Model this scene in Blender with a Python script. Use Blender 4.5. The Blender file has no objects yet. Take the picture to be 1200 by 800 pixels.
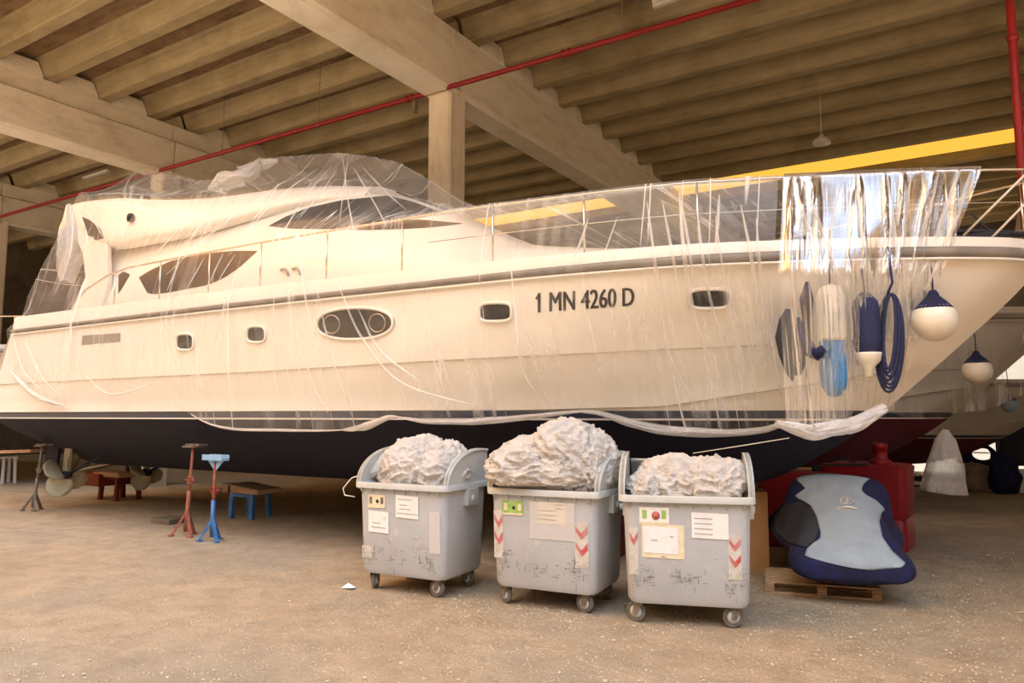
import bpy, bmesh, math, random
from mathutils import Vector, Matrix, noise
from mathutils.bvhtree import BVHTree
S = bpy.context.scene
COL = S.collection
R = math.radians
rnd = random.Random(7)
# ------------------------------------------------------------------ survey of the place (camera 2 m above the yard floor)
F = 876.0; HC = 2.0; PT = math.atan(87/876); YW = R(32.0)
FW = Vector((-math.sin(YW)*math.cos(PT), math.cos(YW)*math.cos(PT), math.sin(PT)))
RT = Vector((math.cos(YW), math.sin(YW), 0))
UP = Vector((math.sin(YW)*math.sin(PT), -math.cos(YW)*math.sin(PT), math.cos(PT)))
EYE = Vector((0, 0, HC))
def ray(x, y): return FW + RT*((x-600)/F) + UP*((400-y)/F)
def PY(x, y, Y): r = ray(x, y); return EYE + r*(Y/r.y)
def PZ(x, y, z): r = ray(x, y); return EYE + r*((z-HC)/r.z)
# ------------------------------------------------------------------ helpers
def lin(c):
    if isinstance(c, str):
        c = [int(c[i:i+2], 16)/255 for i in (0, 2, 4)]
    return tuple(((v/12.92) if v <= .04045 else ((v+.055)/1.055)**2.4) for v in c) + (1,)
class NT:
    def __init__(s, name):
        s.m = bpy.data.materials.new(name); s.m.use_nodes = True
        s.t = s.m.node_tree; s.t.nodes.clear()
        s.out = s.n('ShaderNodeOutputMaterial')
    def n(s, typ, **k):
        nd = s.t.nodes.new(typ)
        for a, b in k.items():
            if a[0] == 'i' and a[1:].isdigit(): nd.inputs[int(a[1:])].default_value = b
            elif a[0] == '_': nd.inputs[a[1:].replace('_', ' ')].default_value = b
            else: setattr(nd, a, b)
        return nd
    def l(s, a, b): s.t.links.new(a, b)
    def coords(s, scale=(1,1,1), kind='Object'):
        tc = s.n('ShaderNodeTexCoord'); mp = s.n('ShaderNodeMapping'); mp.inputs['Scale'].default_value = scale
        s.l(tc.outputs[kind], mp.inputs[0]); return mp.outputs[0]
    def noise(s, scale, detail=4, rough=.55, vec=None, stretch=(1,1,1), kind='Object'):
        nd = s.n('ShaderNodeTexNoise'); nd.inputs['Scale'].default_value = scale
        nd.inputs['Detail'].default_value = detail; nd.inputs['Roughness'].default_value = rough
        s.l(vec if vec is not None else s.coords(stretch, kind), nd.inputs['Vector']); return nd.outputs['Fac']
    def ramp(s, fac, stops):
        r = s.n('ShaderNodeValToRGB'); e = r.color_ramp.elements
        while len(e) < len(stops): e.new(.5)
        for i, (p, c) in enumerate(stops):
            e[i].position = p; e[i].color = lin(c) if isinstance(c, str) else (c, c, c, 1)
        s.l(fac, r.inputs[0]); return r.outputs[0]
    def mix(s, fac, a, b, mode='MIX'):
        m = s.n('ShaderNodeMix', data_type='RGBA', blend_type=mode)
        for sock, v in ((m.inputs[0], fac), (m.inputs[6], a), (m.inputs[7], b)):
            if hasattr(v, 'is_linked') or hasattr(v, 'links'): s.l(v, sock)
            else: sock.default_value = v
        return m.outputs[2]
    def math(s, op, a, b=0.0):
        m = s.n('ShaderNodeMath', operation=op)
        for sock, v in ((m.inputs[0], a), (m.inputs[1], b)):
            if isinstance(v, (int, float)): sock.default_value = v
            else: s.l(v, sock)
        return m.outputs[0]
    def bump(s, h, strength=.3, dist=.02):
        b = s.n('ShaderNodeBump'); b.inputs['Strength'].default_value = strength; b.inputs['Distance'].default_value = dist
        s.l(h, b.inputs['Height']); return b.outputs[0]
    def pbr(s, col, rough=.5, metal=0, normal=None, spec=.5, **k):
        p = s.n('ShaderNodeBsdfPrincipled')
        if isinstance(col, (tuple, list)): p.inputs['Base Color'].default_value = col
        else: s.l(col, p.inputs['Base Color'])
        if isinstance(rough, (int, float)): p.inputs['Roughness'].default_value = rough
        else: s.l(rough, p.inputs['Roughness'])
        p.inputs['Metallic'].default_value = metal; p.inputs['Specular IOR Level'].default_value = spec
        if normal is not None: s.l(normal, p.inputs['Normal'])
        for a, b in k.items(): p.inputs[a.replace('_', ' ')].default_value = b
        return p
    def done(s, sh): s.l(sh.outputs[0] if hasattr(sh, 'outputs') else sh, s.out.inputs[0]); return s.m
def paint(name, c1, c2=None, rough=.5, metal=0, scale=3, bump=.0, stretch=(1,1,1), spec=.5, lo=.35, hi=.65, bscale=40):
    t = NT(name)
    col = lin(c1) if c2 is None else t.ramp(t.noise(scale, 5, .6, stretch=stretch), [(lo, c1), (hi, c2)])
    nm = t.bump(t.noise(bscale, 4), bump) if bump else None
    return t.done(t.pbr(col, rough, metal, nm, spec))

class MB:
    """collects shapes and links them as one mesh object"""
    def __init__(s): s.v = []; s.f = []; s.sm = []; s.mi = []; s.uv = {}
    def add(s, vs, fs, smooth=False, mi=0):
        b = len(s.v); s.v += [tuple(v) for v in vs]
        for f in fs: s.f.append(tuple(b+i for i in f)); s.sm.append(smooth); s.mi.append(mi)
        return s
    def box(s, lo, hi, M=None, mi=0, taper=0):
        x0,y0,z0 = lo; x1,y1,z1 = hi; t = taper
        vs = [(x0+t,y0+t,z0),(x1-t,y0+t,z0),(x1-t,y1-t,z0),(x0+t,y1-t,z0),(x0,y0,z1),(x1,y0,z1),(x1,y1,z1),(x0,y1,z1)]
        if M: vs = [M @ Vector(v) for v in vs]
        return s.add(vs, [(3,2,1,0),(4,5,6,7),(0,1,5,4),(1,2,6,5),(2,3,7,6),(3,0,4,7)], False, mi)
    def beam(s, a, b, w, h, up=(0,0,1), mi=0):
        a = Vector(a); b = Vector(b); d = (b-a).normalized(); u = Vector(up)
        if abs(d.dot(u)) > .95: u = Vector((0,1,0))
        r = d.cross(u).normalized()*w/2; u = r.cross(d).normalized()*h/2
        vs = [a-r-u, a+r-u, a+r+u, a-r+u, b-r-u, b+r-u, b+r+u, b-r+u]
        return s.add(vs, [(3,2,1,0),(4,5,6,7),(0,1,5,4),(1,2,6,5),(2,3,7,6),(3,0,4,7)], False, mi)
    def tube(s, pts, r, n=8, closed=False, cap=True, mi=0):
        pts = [Vector(p) for p in pts]; k = len(pts)
        rs = r if isinstance(r, (list, tuple)) else [r]*k
        vs = []; fs = []; prev = None
        for i, p in enumerate(pts):
            a = pts[(i-1) % k] if (closed or i > 0) else p
            b = pts[(i+1) % k] if (closed or i < k-1) else p
            d = (b-a).normalized() if (b-a).length > 1e-9 else Vector((0,0,1))
            if prev is None:
                q = Vector((0,0,1)) if abs(d.z) < .9 else Vector((1,0,0)); u = d.cross(q).normalized()
            else: u = (prev - d*prev.dot(d)).normalized()
            prev = u; w = d.cross(u)
            for j in range(n):
                t = 2*math.pi*j/n; vs.append(p + (u*math.cos(t)+w*math.sin(t))*rs[i])
        for i in range(k if closed else k-1):
            for j in range(n):
                a = i*n+j; b = i*n+(j+1)%n; c = ((i+1)%k)*n+(j+1)%n; e = ((i+1)%k)*n+j
                fs.append((a,b,c,e))
        if cap and not closed: fs += [tuple(range(n-1,-1,-1)), tuple(range((k-1)*n, k*n))]
        return s.add(vs, fs, True, mi)
    def lathe(s, prof, c=(0,0,0), n=24, M=None, mi=0):
        vs = []; fs = []; k = len(prof); c = Vector(c)
        for r, z in prof:
            for j in range(n):
                t = 2*math.pi*j/n; p = Vector((r*math.cos(t), r*math.sin(t), z))
                if M: p = M @ p
                vs.append(p + c)
        for i in range(k-1):
            for j in range(n): fs.append((i*n+j, i*n+(j+1)%n, (i+1)*n+(j+1)%n, (i+1)*n+j))
        fs += [tuple(range(n-1,-1,-1)), tuple(range((k-1)*n, k*n))]
        return s.add(vs, fs, True, mi)
    def grid(s, P, smooth=True, mi=0, closeu=False):
        """P[i][j] points"""
        ni = len(P); nj = len(P[0]); vs = [p for row in P for p in row]; fs = []
        for i in range(ni if closeu else ni-1):
            for j in range(nj-1):
                fs.append((i*nj+j, i*nj+j+1, ((i+1)%ni)*nj+j+1, ((i+1)%ni)*nj+j))
        return s.add(vs, fs, smooth, mi)
    def prism(s, poly, z0, z1, M=None, mi=0):
        n = len(poly); vs = [(x,y,z0) for x,y in poly]+[(x,y,z1) for x,y in poly]
        if M: vs = [M @ Vector(v) for v in vs]
        fs = [tuple(range(n-1,-1,-1)), tuple(range(n,2*n))]+[(i,(i+1)%n,n+(i+1)%n,n+i) for i in range(n)]
        return s.add(vs, fs, False, mi)
    def build(s, name, mat, parent=None, weld=False, bevel=0, uvs=None, auto=None):
        me = bpy.data.meshes.new(name); me.from_pydata([tuple(v) for v in s.v], [], s.f); me.update()
        for m in (mat if isinstance(mat, (list, tuple)) else [mat]): me.materials.append(m)
        me.polygons.foreach_set('use_smooth', s.sm); me.polygons.foreach_set('material_index', s.mi)
        if uvs:
            ul = me.uv_layers.new(name='UVMap')
            for lp in me.loops: ul.data[lp.index].uv = uvs[lp.vertex_index]
        o = bpy.data.objects.new(name, me); COL.objects.link(o)
        bm = bmesh.new(); bm.from_mesh(me)
        if weld: bmesh.ops.remove_doubles(bm, verts=bm.verts, dist=.0004)
        if not uvs: bmesh.ops.recalc_face_normals(bm, faces=bm.faces)
        if auto:
            for e in bm.edges:
                if len(e.link_faces) == 2 and e.calc_face_angle(0) > R(auto): e.smooth = False
        bm.to_mesh(me); bm.free()
        if bevel:
            b = o.modifiers.new('bevel', 'BEVEL'); b.width = bevel; b.segments = 2; b.limit_method = 'ANGLE'; b.angle_limit = R(40)
        if parent is not None: o.parent = parent
        return o
def tag(o, label=None, cat=None, group=None, kind=None):
    for k, v in (('label', label), ('category', cat), ('group', group), ('kind', kind)):
        if v: o[k] = v
    return o
def empty(name, loc=(0,0,0), rz=0, **k):
    o = bpy.data.objects.new(name, None); COL.objects.link(o); o.location = loc; o.rotation_euler = (0,0,rz)
    o.empty_display_size = .2; return tag(o, **k)
def copy_tree(o, parent=None):
    c = o.copy(); COL.objects.link(c); c.parent = parent
    for ch in [x for x in bpy.data.objects if x.parent == o]: copy_tree(ch, c)
    return c
def lerp(a, b, t): return a+(b-a)*t
def tab(T, x):
    if x <= T[0][0]: return T[0][1]
    for (a, u), (b, v) in zip(T, T[1:]):
        if x <= b: return u+(v-u)*(x-a)/(b-a)
    return T[-1][1]
def stab(T, x):
    """smooth table"""
    if x <= T[0][0]: return T[0][1]
    if x >= T[-1][0]: return T[-1][1]
    n = len(T)
    for i in range(n-1):
        if x <= T[i+1][0]:
            a, u = T[i]; b, v = T[i+1]
            def sl(j):
                if j <= 0: return (T[1][1]-T[0][1])/(T[1][0]-T[0][0])
                if j >= n-1: return (T[-1][1]-T[-2][1])/(T[-1][0]-T[-2][0])
                return (T[j+1][1]-T[j-1][1])/(T[j+1][0]-T[j-1][0])
            h = b-a; t = (x-a)/h; m0 = sl(i)*h; m1 = sl(i+1)*h
            return (2*t**3-3*t*t+1)*u+(t**3-2*t*t+t)*m0+(-2*t**3+3*t*t)*v+(t**3-t*t)*m1
def fbm(p, o=4, s=1.0): return noise.fractal(Vector(p)*s, 1.0, 2.0, o)
def sm(t): t = max(0, min(1, t)); return t*t*(3-2*t)
# ------------------------------------------------------------------ materials
def concrete(name, a, b, c, sc=1.2, streak=(1,1,1), stain=.5):
    t = NT(name)
    big = t.ramp(t.noise(sc*.35, 4, .6), [(.3, a), (.52, b), (.75, c)])
    st = t.ramp(t.noise(1.6, 6, .7, stretch=streak), [(.3, '8f8468'), (.52, 'ffffff')])
    col = t.mix(stain, big, st, 'MULTIPLY')
    sp = t.ramp(t.noise(60, 3, .6), [(.35, 'b5ab98'), (.55, 'ffffff')])
    col = t.mix(.3, col, sp, 'MULTIPLY')
    return t.done(t.pbr(col, .9, 0, t.bump(t.noise(25, 6, .65), .25, .02), .2))
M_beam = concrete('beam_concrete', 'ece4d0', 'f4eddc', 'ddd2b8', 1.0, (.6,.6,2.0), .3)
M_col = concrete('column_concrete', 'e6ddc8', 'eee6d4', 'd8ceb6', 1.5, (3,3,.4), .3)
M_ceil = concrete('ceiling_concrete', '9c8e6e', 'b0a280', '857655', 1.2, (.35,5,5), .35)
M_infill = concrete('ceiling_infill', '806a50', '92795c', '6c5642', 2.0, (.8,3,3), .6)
M_wall = concrete('wall_concrete', '6a6256', '7a7264', '58514a', 1.0)
def floor_mat():
    t = NT('dusty_floor')
    a = t.ramp(t.noise(.22, 5, .6), [(.3, 'cdb99b'), (.5, 'dcc9ac'), (.7, 'cfc3ae')])
    b = t.ramp(t.noise(2.6, 8, .72), [(.3, '9a8c76'), (.58, 'ffffff')])
    col = t.mix(.45, a, b, 'MULTIPLY')
    sp = t.noise(55, 5, .75)
    col = t.mix(t.ramp(sp, [(.60, 0.0), (.68, .6)]), col, lin('d8cab0'))
    col = t.mix(t.ramp(t.noise(38, 4, .7, stretch=(1,1.3,1)), [(.62, 0.0), (.70, .55)]), col, lin('6b573c'))
    g2 = t.noise(19, 6, .8)
    col = t.mix(t.ramp(g2, [(.56, 0.0), (.66, .5)]), col, lin('8a7558'))
    col = t.mix(t.ramp(t.noise(15, 6, .8, stretch=(1.2,1,1)), [(.58, 0.0), (.66, .5)]), col, lin('efe2ca'))
    # pale gravel dust that has gathered where the waste bins are rolled about
    tc = t.n('ShaderNodeTexCoord'); mp = t.n('ShaderNodeMapping'); mp.inputs['Location'].default_value = (.2, -.1, 0)
    t.l(tc.outputs['Object'], mp.inputs[0])
    dust = t.math('MULTIPLY', t.ramp(t.noise(.5, 4, .6, vec=mp.outputs[0]), [(.48, 0.0), (.62, 1.0)]), .45)
    col = t.mix(dust, col, lin('b3ad9f'))
    h = t.math('ADD', t.math('MULTIPLY', t.noise(9, 8, .78), 1.0), t.math('MULTIPLY', t.noise(60, 4, .7), .5))
    return t.done(t.pbr(col, .95, 0, t.bump(h, 1.0, .09), .15))
M_floor = floor_mat()
def gel(name, c):
    t = NT(name)
    col = t.ramp(t.noise(.8, 3, .5), [(.35, c[0]), (.65, c[1])])
    return t.done(t.pbr(col, .22, 0, t.bump(t.noise(2.2, 2), .015, .02), .5))
M_gel = gel('white_gelcoat', ('e4e0d6', 'eae6dd'))
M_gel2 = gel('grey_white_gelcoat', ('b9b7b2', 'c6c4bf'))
M_rub = paint('rub_rail', '75706a', '8a847c', .4)
M_boot = paint('boot_stripe_navy', '2b3347', '353c50', .3)
M_pin = paint('pinstripe_white', 'd9d6ce', rough=.4)
M_anti = paint('antifouling_navy', '080b22', '0c102c', .75, scale=2, bump=.15)
M_antired = paint('antifouling_burgundy', '4a1626', '5c1e30', .75, scale=2, bump=.15)
M_glass = paint('tinted_glass', '141314', rough=.08, spec=.25)
M_hollow = paint('dark_hollow_panel', '2a2622', rough=.25, spec=.3)
M_steel = paint('stainless', 'cfcac0', rough=.25, metal=1)
M_black = paint('black_vinyl', '101012', rough=.45)
M_alu = paint('dull_aluminium', 'a9a9a4', '8f8f8a', .5, metal=.6)
M_red = paint('red_pipe_paint', '9c2226', '861b22', .45, scale=4)
M_redb = paint('red_plastic', '8f1424', '7d1020', .5, scale=3, bump=.05)
M_rope = paint('white_rope', 'd9d4c8', rough=.8)
M_ropeb = paint('navy_rope', '1d2344', '2a3158', .85, scale=60)
M_navy = paint('navy_cover_cloth', '0a0f30', '12184a', .85, scale=6, bump=.2)
M_dk = paint('charcoal_cover_cloth', '22252e', '2e323c', .85, scale=6, bump=.2)
M_greycov = paint('grey_cover_cloth', '8797a3', '94a3ae', .85, scale=5, bump=.15, bscale=90)
M_blue = paint('blue_steel_paint', '2c5f9e', '4a80ba', .5, scale=8)
M_bluel = paint('light_blue_paint', '7fb0dc', '9cc4e6', .5, scale=8)
M_rust = paint('rusty_primer', '8a4a38', 'a66a55', .8, scale=12)
M_galv = paint('galvanised', '8d8a84', '6f6256', .6, metal=.4, scale=10)
M_wood = paint('bare_wood', 'b59a7c', '8c7053', .85, scale=5, stretch=(1,9,9))
M_woodd = paint('red_stained_wood', '7a2f1f', '5e2418', .85, scale=5, stretch=(1,9,9))
M_paper = paint('paper_white', 'e8eaea', 'dde0e0', .7, scale=9)
M_paperc = paint('paper_cream', 'e2dcc4', 'd3caa6', .7, scale=14)
M_ink = paint('faded_ink', '9a9c9a', rough=.8)
M_inkd = paint('dark_ink', '1e1c1a', rough=.8)
M_green = paint('sticker_green', '7fae4d', 'a8c878', .7, scale=20)
M_rs = paint('reflective_red', 'b8484a', 'b88480', .6, scale=12)
M_tyre = paint('grey_rubber', '6b6b6a', '57534e', .8, scale=12)
M_bronze = paint('antifouled_bronze', 'b7b39c', 'a29d86', .7, scale=6)
M_ball = paint('white_buoy_vinyl', 'e6e2d6', 'd9d3c2', .35, scale=3)
M_bluef = paint('blue_fleece', '4a8fc4', '3a7fb8', .9, scale=30, bump=.2)
M_roofglow = NT('glowing_roof_strip')
_e = M_roofglow.n('ShaderNodeEmission'); _e.inputs[0].default_value = lin('ffbe48'); _e.inputs[1].default_value = 1.0  # emission stands in for sunlight on the strip in the roof gap
M_roofglow = M_roofglow.done(_e)
def bin_mat():
    t = NT('bin_grey_plastic')
    col = t.ramp(t.noise(1.2, 4, .6), [(.3, 'a9aeb2'), (.7, 'b9bfc4')])
    sc = t.ramp(t.noise(5, 8, .75, stretch=(1,1,3.5)), [(.60, 0.0), (.72, .5)])
    col = t.mix(sc, col, lin('6d6358'))
    sc2 = t.ramp(t.noise(9, 6, .7, stretch=(1,1,.6)), [(.58, 0.0), (.7, .35)])
    col = t.mix(sc2, col, lin('d6d3ca'))
    return t.done(t.pbr(col, .5, 0, t.bump(t.noise(30, 4), .06), .4))
M_bin = bin_mat()
M_binl = paint('bin_lid_plastic', 'bcc1c0', 'aeb2ae', .5, scale=4)
def film_mat(name, base, hi, gl, streak, tint, rough=.12, bs=.5, um=7.0, vm=.35):
    """clear polythene: mostly see-through, whitened along its creases"""
    t = NT(name)
    uv = t.n('ShaderNodeUVMap'); mp = t.n('ShaderNodeMapping'); mp.inputs['Scale'].default_value = (um, vm, 1)
    t.l(uv.outputs[0], mp.inputs[0])
    n1 = t.n('ShaderNodeTexNoise'); n1.inputs['Scale'].default_value = 1.0; n1.inputs['Detail'].default_value = 5; n1.inputs['Roughness'].default_value = .6
    n1.inputs['Distortion'].default_value = .4
    t.l(mp.outputs[0], n1.inputs['Vector'])
    ridge = t.math('SUBTRACT', 1.0, t.math('MULTIPLY', t.math('ABSOLUTE', t.math('SUBTRACT', n1.outputs['Fac'], .5))  , 30.0))
    ridge = t.math('MAXIMUM', ridge, 0.0)
    mp2 = t.n('ShaderNodeMapping'); mp2.inputs['Scale'].default_value = (.45, .5, 1); t.l(uv.outputs[0], mp2.inputs[0])
    n2 = t.n('ShaderNodeTexNoise'); n2.inputs['Scale'].default_value = 1.0; n2.inputs['Detail'].default_value = 3
    t.l(mp2.outputs[0], n2.inputs['Vector'])
    area = t.ramp(n2.outputs['Fac'], [(.42, 0.0), (.66, 1.0)])
    mp3 = t.n('ShaderNodeMapping'); mp3.inputs['Scale'].default_value = (um*.75, vm*.35, 1); mp3.inputs['Rotation'].default_value = (0, 0, .10); t.l(uv.outputs[0], mp3.inputs[0])
    n3 = t.n('ShaderNodeTexNoise'); n3.inputs['Scale'].default_value = 1.0; n3.inputs['Detail'].default_value = 2; t.l(mp3.outputs[0], n3.inputs['Vector'])
    long_ = t.math('MAXIMUM', t.math('SUBTRACT', 1.0, t.math('MULTIPLY', t.math('ABSOLUTE', t.math('SUBTRACT', n3.outputs['Fac'], .52)), 170.0)), 0.0)
    mp4 = t.n('ShaderNodeMapping'); mp4.inputs['Scale'].default_value = (.9, .55, 1); t.l(uv.outputs[0], mp4.inputs[0])
    n4 = t.n('ShaderNodeTexNoise'); n4.inputs['Scale'].default_value = 1.0; n4.inputs['Detail'].default_value = 2; t.l(mp4.outputs[0], n4.inputs['Vector'])
    long_ = t.math('MULTIPLY', long_, t.ramp(n4.outputs['Fac'], [(.44, 0.0), (.56, .85)]))
    crease = t.math('ADD', t.math('MULTIPLY', t.math('MULTIPLY', ridge, area), streak*.7), long_)
    lw = t.n('ShaderNodeLayerWeight'); lw.inputs['Blend'].default_value = .5
    h = t.math('ADD', n1.outputs['Fac'], t.math('MULTIPLY', n2.outputs['Fac'], .6))
    bm_ = t.bump(h, bs, .05)
    t.l(bm_, lw.inputs['Normal'])
    f = t.math('ADD', t.math('ADD', crease, base), t.math('MULTIPLY', t.math('POWER', lw.outputs['Facing'], 3.0), hi))
    f = t.math('MINIMUM', f, .92)
    tr = t.n('ShaderNodeBsdfTransparent'); tr.inputs[0].default_value = tint
    df = t.n('ShaderNodeBsdfDiffuse'); df.inputs[0].default_value = (.92, .91, .89, 1)
    tl = t.n('ShaderNodeBsdfTranslucent'); tl.inputs[0].default_value = (.92, .91, .89, 1)
    a = t.n('ShaderNodeMixShader', i0=.35); t.l(df.outputs[0], a.inputs[1]); t.l(tl.outputs[0], a.inputs[2])
    b = t.n('ShaderNodeMixShader'); t.l(f, b.inputs[0]); t.l(tr.outputs[0], b.inputs[1]); t.l(a.outputs[0], b.inputs[2])
    g = t.n('ShaderNodeBsdfGlossy'); g.inputs['Roughness'].default_value = rough; g.inputs['Color'].default_value = (1,1,1,1)
    t.l(bm_, g.inputs['Normal'])
    fr = t.n('ShaderNodeFresnel'); fr.inputs[0].default_value = 1.5; t.l(bm_, fr.inputs['Normal'])
    gf = t.math('MINIMUM', t.math('MULTIPLY', fr.outputs[0], gl), .55 if gl > 1 else .06)
    c = t.n('ShaderNodeMixShader'); t.l(gf, c.inputs[0]); t.l(b.outputs[0], c.inputs[1]); t.l(g.outputs[0], c.inputs[2])
    return t.done(c)
M_film = film_mat('clear_polythene', .05, .14, .35, .5, (.97, .965, .95, 1), rough=.32, bs=.12, um=1.9, vm=.16)
M_filmc = film_mat('creased_polythene', .07, .3, 1.6, .6, (.96, .965, .97, 1), rough=.15, bs=.25, um=4, vm=.2)
M_hem = film_mat('rolled_polythene_hem', .4, .5, 1.5, .6, (.95,.95,.95,1), um=30, vm=3)
def heap_mat():
    t = NT('crumpled_polythene')
    n = t.noise(6, 7, .7); n2 = t.noise(22, 5, .65, stretch=(1,1,2.2))
    col = t.ramp(n, [(.3, 'e6e0d6'), (.5, 'f6f3ee'), (.7, 'ece6da')])
    h = t.math('ADD', n, t.math('MULTIPLY', n2, .5))
    p = t.pbr(col, .35, 0, t.bump(h, .9, .08), .6)
    tl = t.n('ShaderNodeBsdfTranslucent'); tl.inputs[0].default_value = (.9,.88,.84,1)
    m = t.n('ShaderNodeMixShader', i0=.25); t.l(p.outputs[0], m.inputs[1]); t.l(tl.outputs[0], m.inputs[2])
    tr = t.n('ShaderNodeBsdfTransparent')
    m2 = t.n('ShaderNodeMixShader'); t.l(t.ramp(t.noise(3.5, 5, .6), [(.55, 0.0), (.72, .35)]), m2.inputs[0]); t.l(m.outputs[0], m2.inputs[1]); t.l(tr.outputs[0], m2.inputs[2])
    return t.done(m2)
M_heap = heap_mat()

# ================================================================== THE SETTING
def plane(name, x0, x1, y0, y1, z, mat, n=1):
    m = MB(); m.grid([[(lerp(x0,x1,i/n), lerp(y0,y1,j/n), z) for j in range(n+1)] for i in range(n+1)], False)
    return m.build(name, mat)
tag(plane('floor', -70, 40, -60, 60, 0, M_floor), kind='structure')
# ribbed concrete deck: T-panels running along X, carried on cross beams
def ceiling(name, y0, y1, x0, x1):
    m = MB(); prof = []
    k0 = math.floor((y0-9.5)/1.42)
    y = 9.5+k0*1.42
    while y < y1+1.42:
        g = (round((y-9.5)/1.42) % 2 == 0)
        prof += [(y-.36, 11.16), (y-.31, 11.10), (y-.17, 10.70), (y-.14, 10.68), (y+.14, 10.68), (y+.17, 10.70), (y+.31, 11.10), (y+.36, 11.16)]
        prof += [(y+.69, 11.18), (y+.70, 11.30), (y+.73, 11.30), (y+.74, 11.18)] if g else [(y+.69, 11.18), (y+.70, 11.18)]
        y += 1.42
    prof = [(a, b) for a, b in prof if y0 <= a <= y1]
    prof = [(y0, 11.17)] + prof + [(y1, 11.17), (y1, 11.8), (y0, 11.8)]
    m.grid([[(x, a, b) for a, b in prof+[prof[0]]] for x in (x0, x1)], False)
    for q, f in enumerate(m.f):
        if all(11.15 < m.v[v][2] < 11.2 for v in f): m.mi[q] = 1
    n = len(prof)
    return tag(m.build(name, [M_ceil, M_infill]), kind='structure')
ROOF0 = 6.0
for i, (a, b) in enumerate(((-62, -31.15), (-30.95, -20.40), (-20.30, -9.9), (-9.8, 1.95), (2.05, 12))):
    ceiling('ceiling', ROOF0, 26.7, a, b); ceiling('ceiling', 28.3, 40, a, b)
m = MB(); m.box((-62, 26.7, 10.75), (12, 28.3, 11.9)); sk = m.build('roof_glow_strip', M_roofglow); tag(sk, kind='structure')
BX = (-30.85, -20.35, -9.85, 2.05)
for bx in BX:
    for seg, (y0, y1) in enumerate(((ROOF0, 12.985), (13.015, 26.0), (26.03, 40))):
        m = MB()
        prof = [(-.30,9.1),(-.38,9.18),(-.38,10.12),(-.24,10.2),(-.24,10.66),(.24,10.66),(.24,10.2),(.38,10.12),(.38,9.18),(.30,9.1)]
        m.grid([[(bx+a, y, z) for a, z in prof+[prof[0]]] for y in (y0, y1)], False)
        m.add([(bx+a, y0, z) for a, z in prof], [tuple(range(len(prof)))]); m.add([(bx+a, y1, z) for a, z in prof], [tuple(range(len(prof)))])
        # concrete upstands between the deck ribs
        y = 9.5+math.ceil((y0-9.5)/1.42)*1.42
        while y+.98 < y1:
            m.add([(bx+sx*.27, yy, zz) for sx in (-1, 1) for yy, zz in ((y+.2,10.64),(y+1.22,10.64),(y+1.22,10.74),(y+1.08,11.04),(y+.34,11.04),(y+.2,10.74))],
                  [(0,1,2,3,4,5),(11,10,9,8,7,6),(0,1,7,6),(1,2,8,7),(2,3,9,8),(3,4,10,9),(4,5,11,10),(5,0,6,11)]); y += 1.42
        tag(m.build('trim_1', M_beam, weld=True), kind='structure')
for bx in BX:
    for cy in (13.0, 26.0):
        if bx > 0 and cy < 14: cx = 2.05
        else: cx = bx
        m = MB(); c = .05; w = .31
        poly = [(cx-w+c,cy-w),(cx+w-c,cy-w),(cx+w,cy-w+c),(cx+w,cy+w-c),(cx+w-c,cy+w),(cx-w+c,cy+w),(cx-w,cy+w-c),(cx-w,cy-w+c)]
        m.prism(poly, 0, 9.1); tag(m.build('trim_2', M_col), kind='structure')
m = MB(); m.box((-42.3, 6, 0), (-42, 40, 11.4)); tag(m.build('wall_left', M_wall), kind='structure')
# far wall of the hall with a tall open bay on the right
m = MB(); m.box((-62, 40, 0), (-3.6, 40.3, 11.4)); m.box((6.5, 40, 0), (12, 40.3, 11.4)); m.box((-3.6, 40, 5.2), (6.5, 40.3, 11.4))
tag(m.build('wall_back', M_wall), kind='structure')
m = MB(); m.box((11.7, 6, 0), (12, 40, 11.4)); tag(m.build('wall_right', M_wall), kind='structure')
# pale block added out of view to shade the yard ground on the right
m = MB(); m.box((24, -40, 0), (30, 6, 23)); m.box((23.9, -30, 0), (24, -22, 7)); m.box((23.9, -14, 0), (24, -6, 7)); tag(m.build('shade_block', M_col), kind='structure')
# ================================================================== YACHT SHAPES
STEM = [(.9,-5.5),(1.0,-3.2),(1.17,-2.4),(1.34,-1.99),(1.67,-1.44),(1.92,-1.11),(2.41,-.56),(2.82,-.12),(3.35,.42),(3.68,.66),(4.0,.85)]
DECK = [(0,0),(.23,.42),(.56,.70),(.96,.95),(1.66,1.30),(2.36,1.60),(3.3,1.93),(4.25,2.10),(5.3,2.20),(9.7,2.37),(12,2.40),(20,2.40)]
def stem_x(z): return stab(STEM, z)
def stern_x(z): return tab([(1.0,-16.3),(2.0,-17.4),(2.62,-17.3),(2.9,-16.75),(3.68,-16.35),(4.0,-16.3)], z)
ZCH = [(-5,2.06),(-3.2,2.10),(-1.7,2.33),(-1.14,2.43),(-.34,2.54),(.3,2.6)]
ZKN = [(-17,2.62),(-9,2.65),(-4,2.72),(-1,2.80),(.4,2.85)]
def hb(x, z, zc=None, zk=None):
    """half breadth of the topsides"""
    d = stem_x(z)-x
    if d <= 0: return 0.0
    k = tab([(2.0,1.55),(2.7,1.28),(3.3,1.07),(3.68,1.0)], z)
    B = tab([(2.0,.95),(2.7,.985),(3.68,1.0)], z)
    return stab(DECK, d/k)*B
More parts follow.
